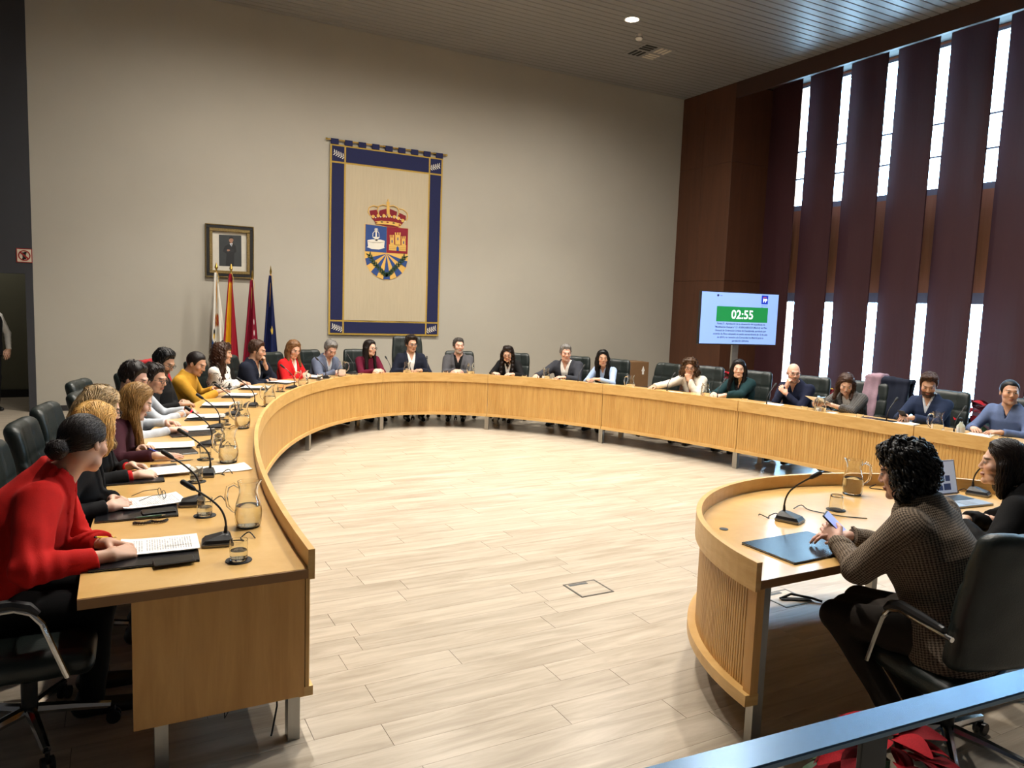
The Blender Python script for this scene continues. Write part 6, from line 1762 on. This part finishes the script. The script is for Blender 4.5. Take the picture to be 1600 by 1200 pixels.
# poinsettias
RED1 = plain('poinsettia_bract', '#8a0916', .8, 0, .2, 30, spec=.15); RED2 = plain('poinsettia_bract_deep', '#660611', .8, 0, .2, 30, spec=.15); GRN = plain('poinsettia_leaf', '#1d4020', .55, 0, .25, 30); YEL = plain('poinsettia_flower', '#b79a2a', .6)
def leaf_mesh(name, mat):
    vs = []; fs = []; n = 7
    for i in range(n + 1):
        t = i / n; w = .32 * math.sin(PI * min(1, t * .92 + .04)) ** .9 * (1 - .35 * t); z = .10 * math.sin(t * PI) - .12 * t * t
        for s in (-1, -.5, 0, .5, 1): vs.append((t, s * w, z + .10 * abs(s) * w * 2 + .012 * math.sin(t * 22) * abs(s)))
    for i in range(n):
        for k in range(4): p = i * 5 + k; fs.append((p, p + 5, p + 6, p + 1))
    return MB().add(vs, fs).build(name, mat, None, True)
LPROT = {}
def poinsettia(x, y, z, size, label, nb=40, ng=16, pot='#3a3a3c', seed=1, stand=0.0):
    t = empty('poinsettia', (x, y, z), 0, label, 'plant', 'poinsettias'); rs = random.Random(seed); H = size * .62
    MB().lathe([(.0005, 0), (size * .26, 0), (size * .34, size * .42), (size * .36, size * .45), (size * .33, size * .45), (size * .31, size * .42), (.0005, size * .42)], 18).build('pot', plain('pot_' + pot, pot, .35), t, True)
    MB().tube([(0, 0, size * .4), (.01, 0, H + .3 * size)], size * .03, 6).build('stem', GRN, t)
    def put(kind, mat, r, zz, L, pitch, az):
        if kind not in LPROT: o = LPROT[kind] = leaf_mesh('bract' if kind[0] == 'b' else 'leaf', mat)
        else: o = LPROT[kind].copy(); COL.objects.link(o)
        o.parent = t; o.location = (r * math.cos(az), r * math.sin(az), zz); o.rotation_euler = (rs.uniform(-.3, .3), pitch, az); o.scale = (L, L, L)
    for k in range(nb):
        az = k * 2.4 + rs.uniform(-.3, .3); lay = k / nb
        put('b%d' % (k % 2), (RED1, RED2)[k % 2], size * (.05 + .32 * lay), H + size * (.55 - .35 * lay) + rs.uniform(-.03, .03) * size, size * rs.uniform(.30, .44), rs.uniform(-.35, .35) + .45 * lay, az)
    for k in range(ng):
        az = k * 2.4 + .8; put('g', GRN, size * .25, H + size * rs.uniform(-.05, .15), size * rs.uniform(.45, .6), rs.uniform(.2, .7), az)
    fl_ = MB()
    for k in range(9): a = k * 2.4; fl_.lathe([(.0005, 0), (size * .025, size * .02), (.0005, size * .05)], 6, (size * .07 * math.cos(a) * (k / 9), size * .07 * math.sin(a) * (k / 9), H + size * .57))
    fl_.build('flower_buds', YEL, t)
    return t
def pedestal(x, y, h, label):
    t = empty('plant_stand', (x, y, 0), 0, label, 'stand', 'plant stands')
    MB().lathe([(.16, h - .025), (.16, h)], 24).build('top', BLACKP, t); MB().tube([(0, 0, .02), (0, 0, h - .025)], .03, 10).build('post', BLACKP, t, True); MB().lathe([(.15, 0), (.15, .02)], 24).build('foot', BLACKP, t)
for u, v, off, size, where, seed in ((1128, 592, 1.95, .42, 'between the women in cream and teal', 3), (1298, 618, 1.95, .34, 'left of the woman in grey check', 5), (1400, 612, 2.05, .40, 'right of the hung coat', 7), (1511, 640, 1.75, .46, 'between the men in navy and blue, green foil pot', 9)):
    p, th = off_at(u, off, v); r = ray(u, v); z = CAMH + r[2] / math.hypot(r[0], r[1]) * math.hypot(p.x, p.y)
    hb = max(z - size * .95, .1); pedestal(p.x, p.y, hb, 'black round plant stand ' + where); poinsettia(p.x, p.y, hb, size, 'red poinsettia ' + where, 40, 14, '#5fae6a' if u == 1511 else '#3a3a3c', seed)
# hand gel bottle
p, th = off_at(1503, .34, 660); t = empty('pump_bottle', (p.x, p.y, ZT), 0, 'clear pump bottle standing before the red poinsettia in green foil', 'bottle')
MB().lathe([(.0005, 0), (.034, 0), (.036, .01), (.036, .10), (.016, .125), (.014, .14), (.0005, .14)], 18).build('bottle', plain('milky_plastic', '#c3c9b8', .25), t, True)
MB().tube([(0, 0, .138), (0, 0, .175), (-.03, .0, .178), (-.045, 0, .17)], .006, 8).build('pump', BLACKP, t, True); MB().lathe([(.037, .03), (.037, .09)], 18, cap=False).build('label', PAPER, t)
# foreground railing of the public gallery
RAILM = plain('railing_sky_tint', '#587088', .26, .9, .06, 12)  # blue of the reflected sky is put into the metal's base colour
rl = empty('gallery_railing', (.9, .95, 0), math.radians(-4.2), 'flat dark metal handrail on flat posts in the foreground', 'railing')
MB().box(-.75, 3.2, -.04, .036, .985, 1.0, .003).build('handrail', RAILM, rl)
q = atz(1386, 1150, .98)
for xx in (-.62, (q.x - .9), 2.15): MB().box(xx - .038, xx + .038, -.008, .004, 0, .985, .002).build('post', plain('post_paint', '#2b2c2f', .5), rl)
MB().box(-.75, 3.2, -.010, .006, .10, .15, .002).build('bottom_bar', plain('post_paint', '#2b2c2f', .5), rl)
q = atz(1385, 1165, .42); poinsettia(q.x, q.y, 0, .40, 'big red poinsettia on the floor below the handrail', 46, 18, '#2a2a2c', 21)
# bag strap by the open floor box
q = atz(1243, 938, 0); mb = MB(); mb.box(-.10, .10, -.02, .02, .004, .012, .003).tube([(-.1, 0, .008), (-.02, .03, .03), (.1, .0, .02), (.16, -.03, .01)], .008, 6)
tag(mb.build('cable_cover', RUBBER, None, False, (q.x, q.y, 0), (0, 0, -.5)), 'black flap and cable at the open floor box', 'cable')
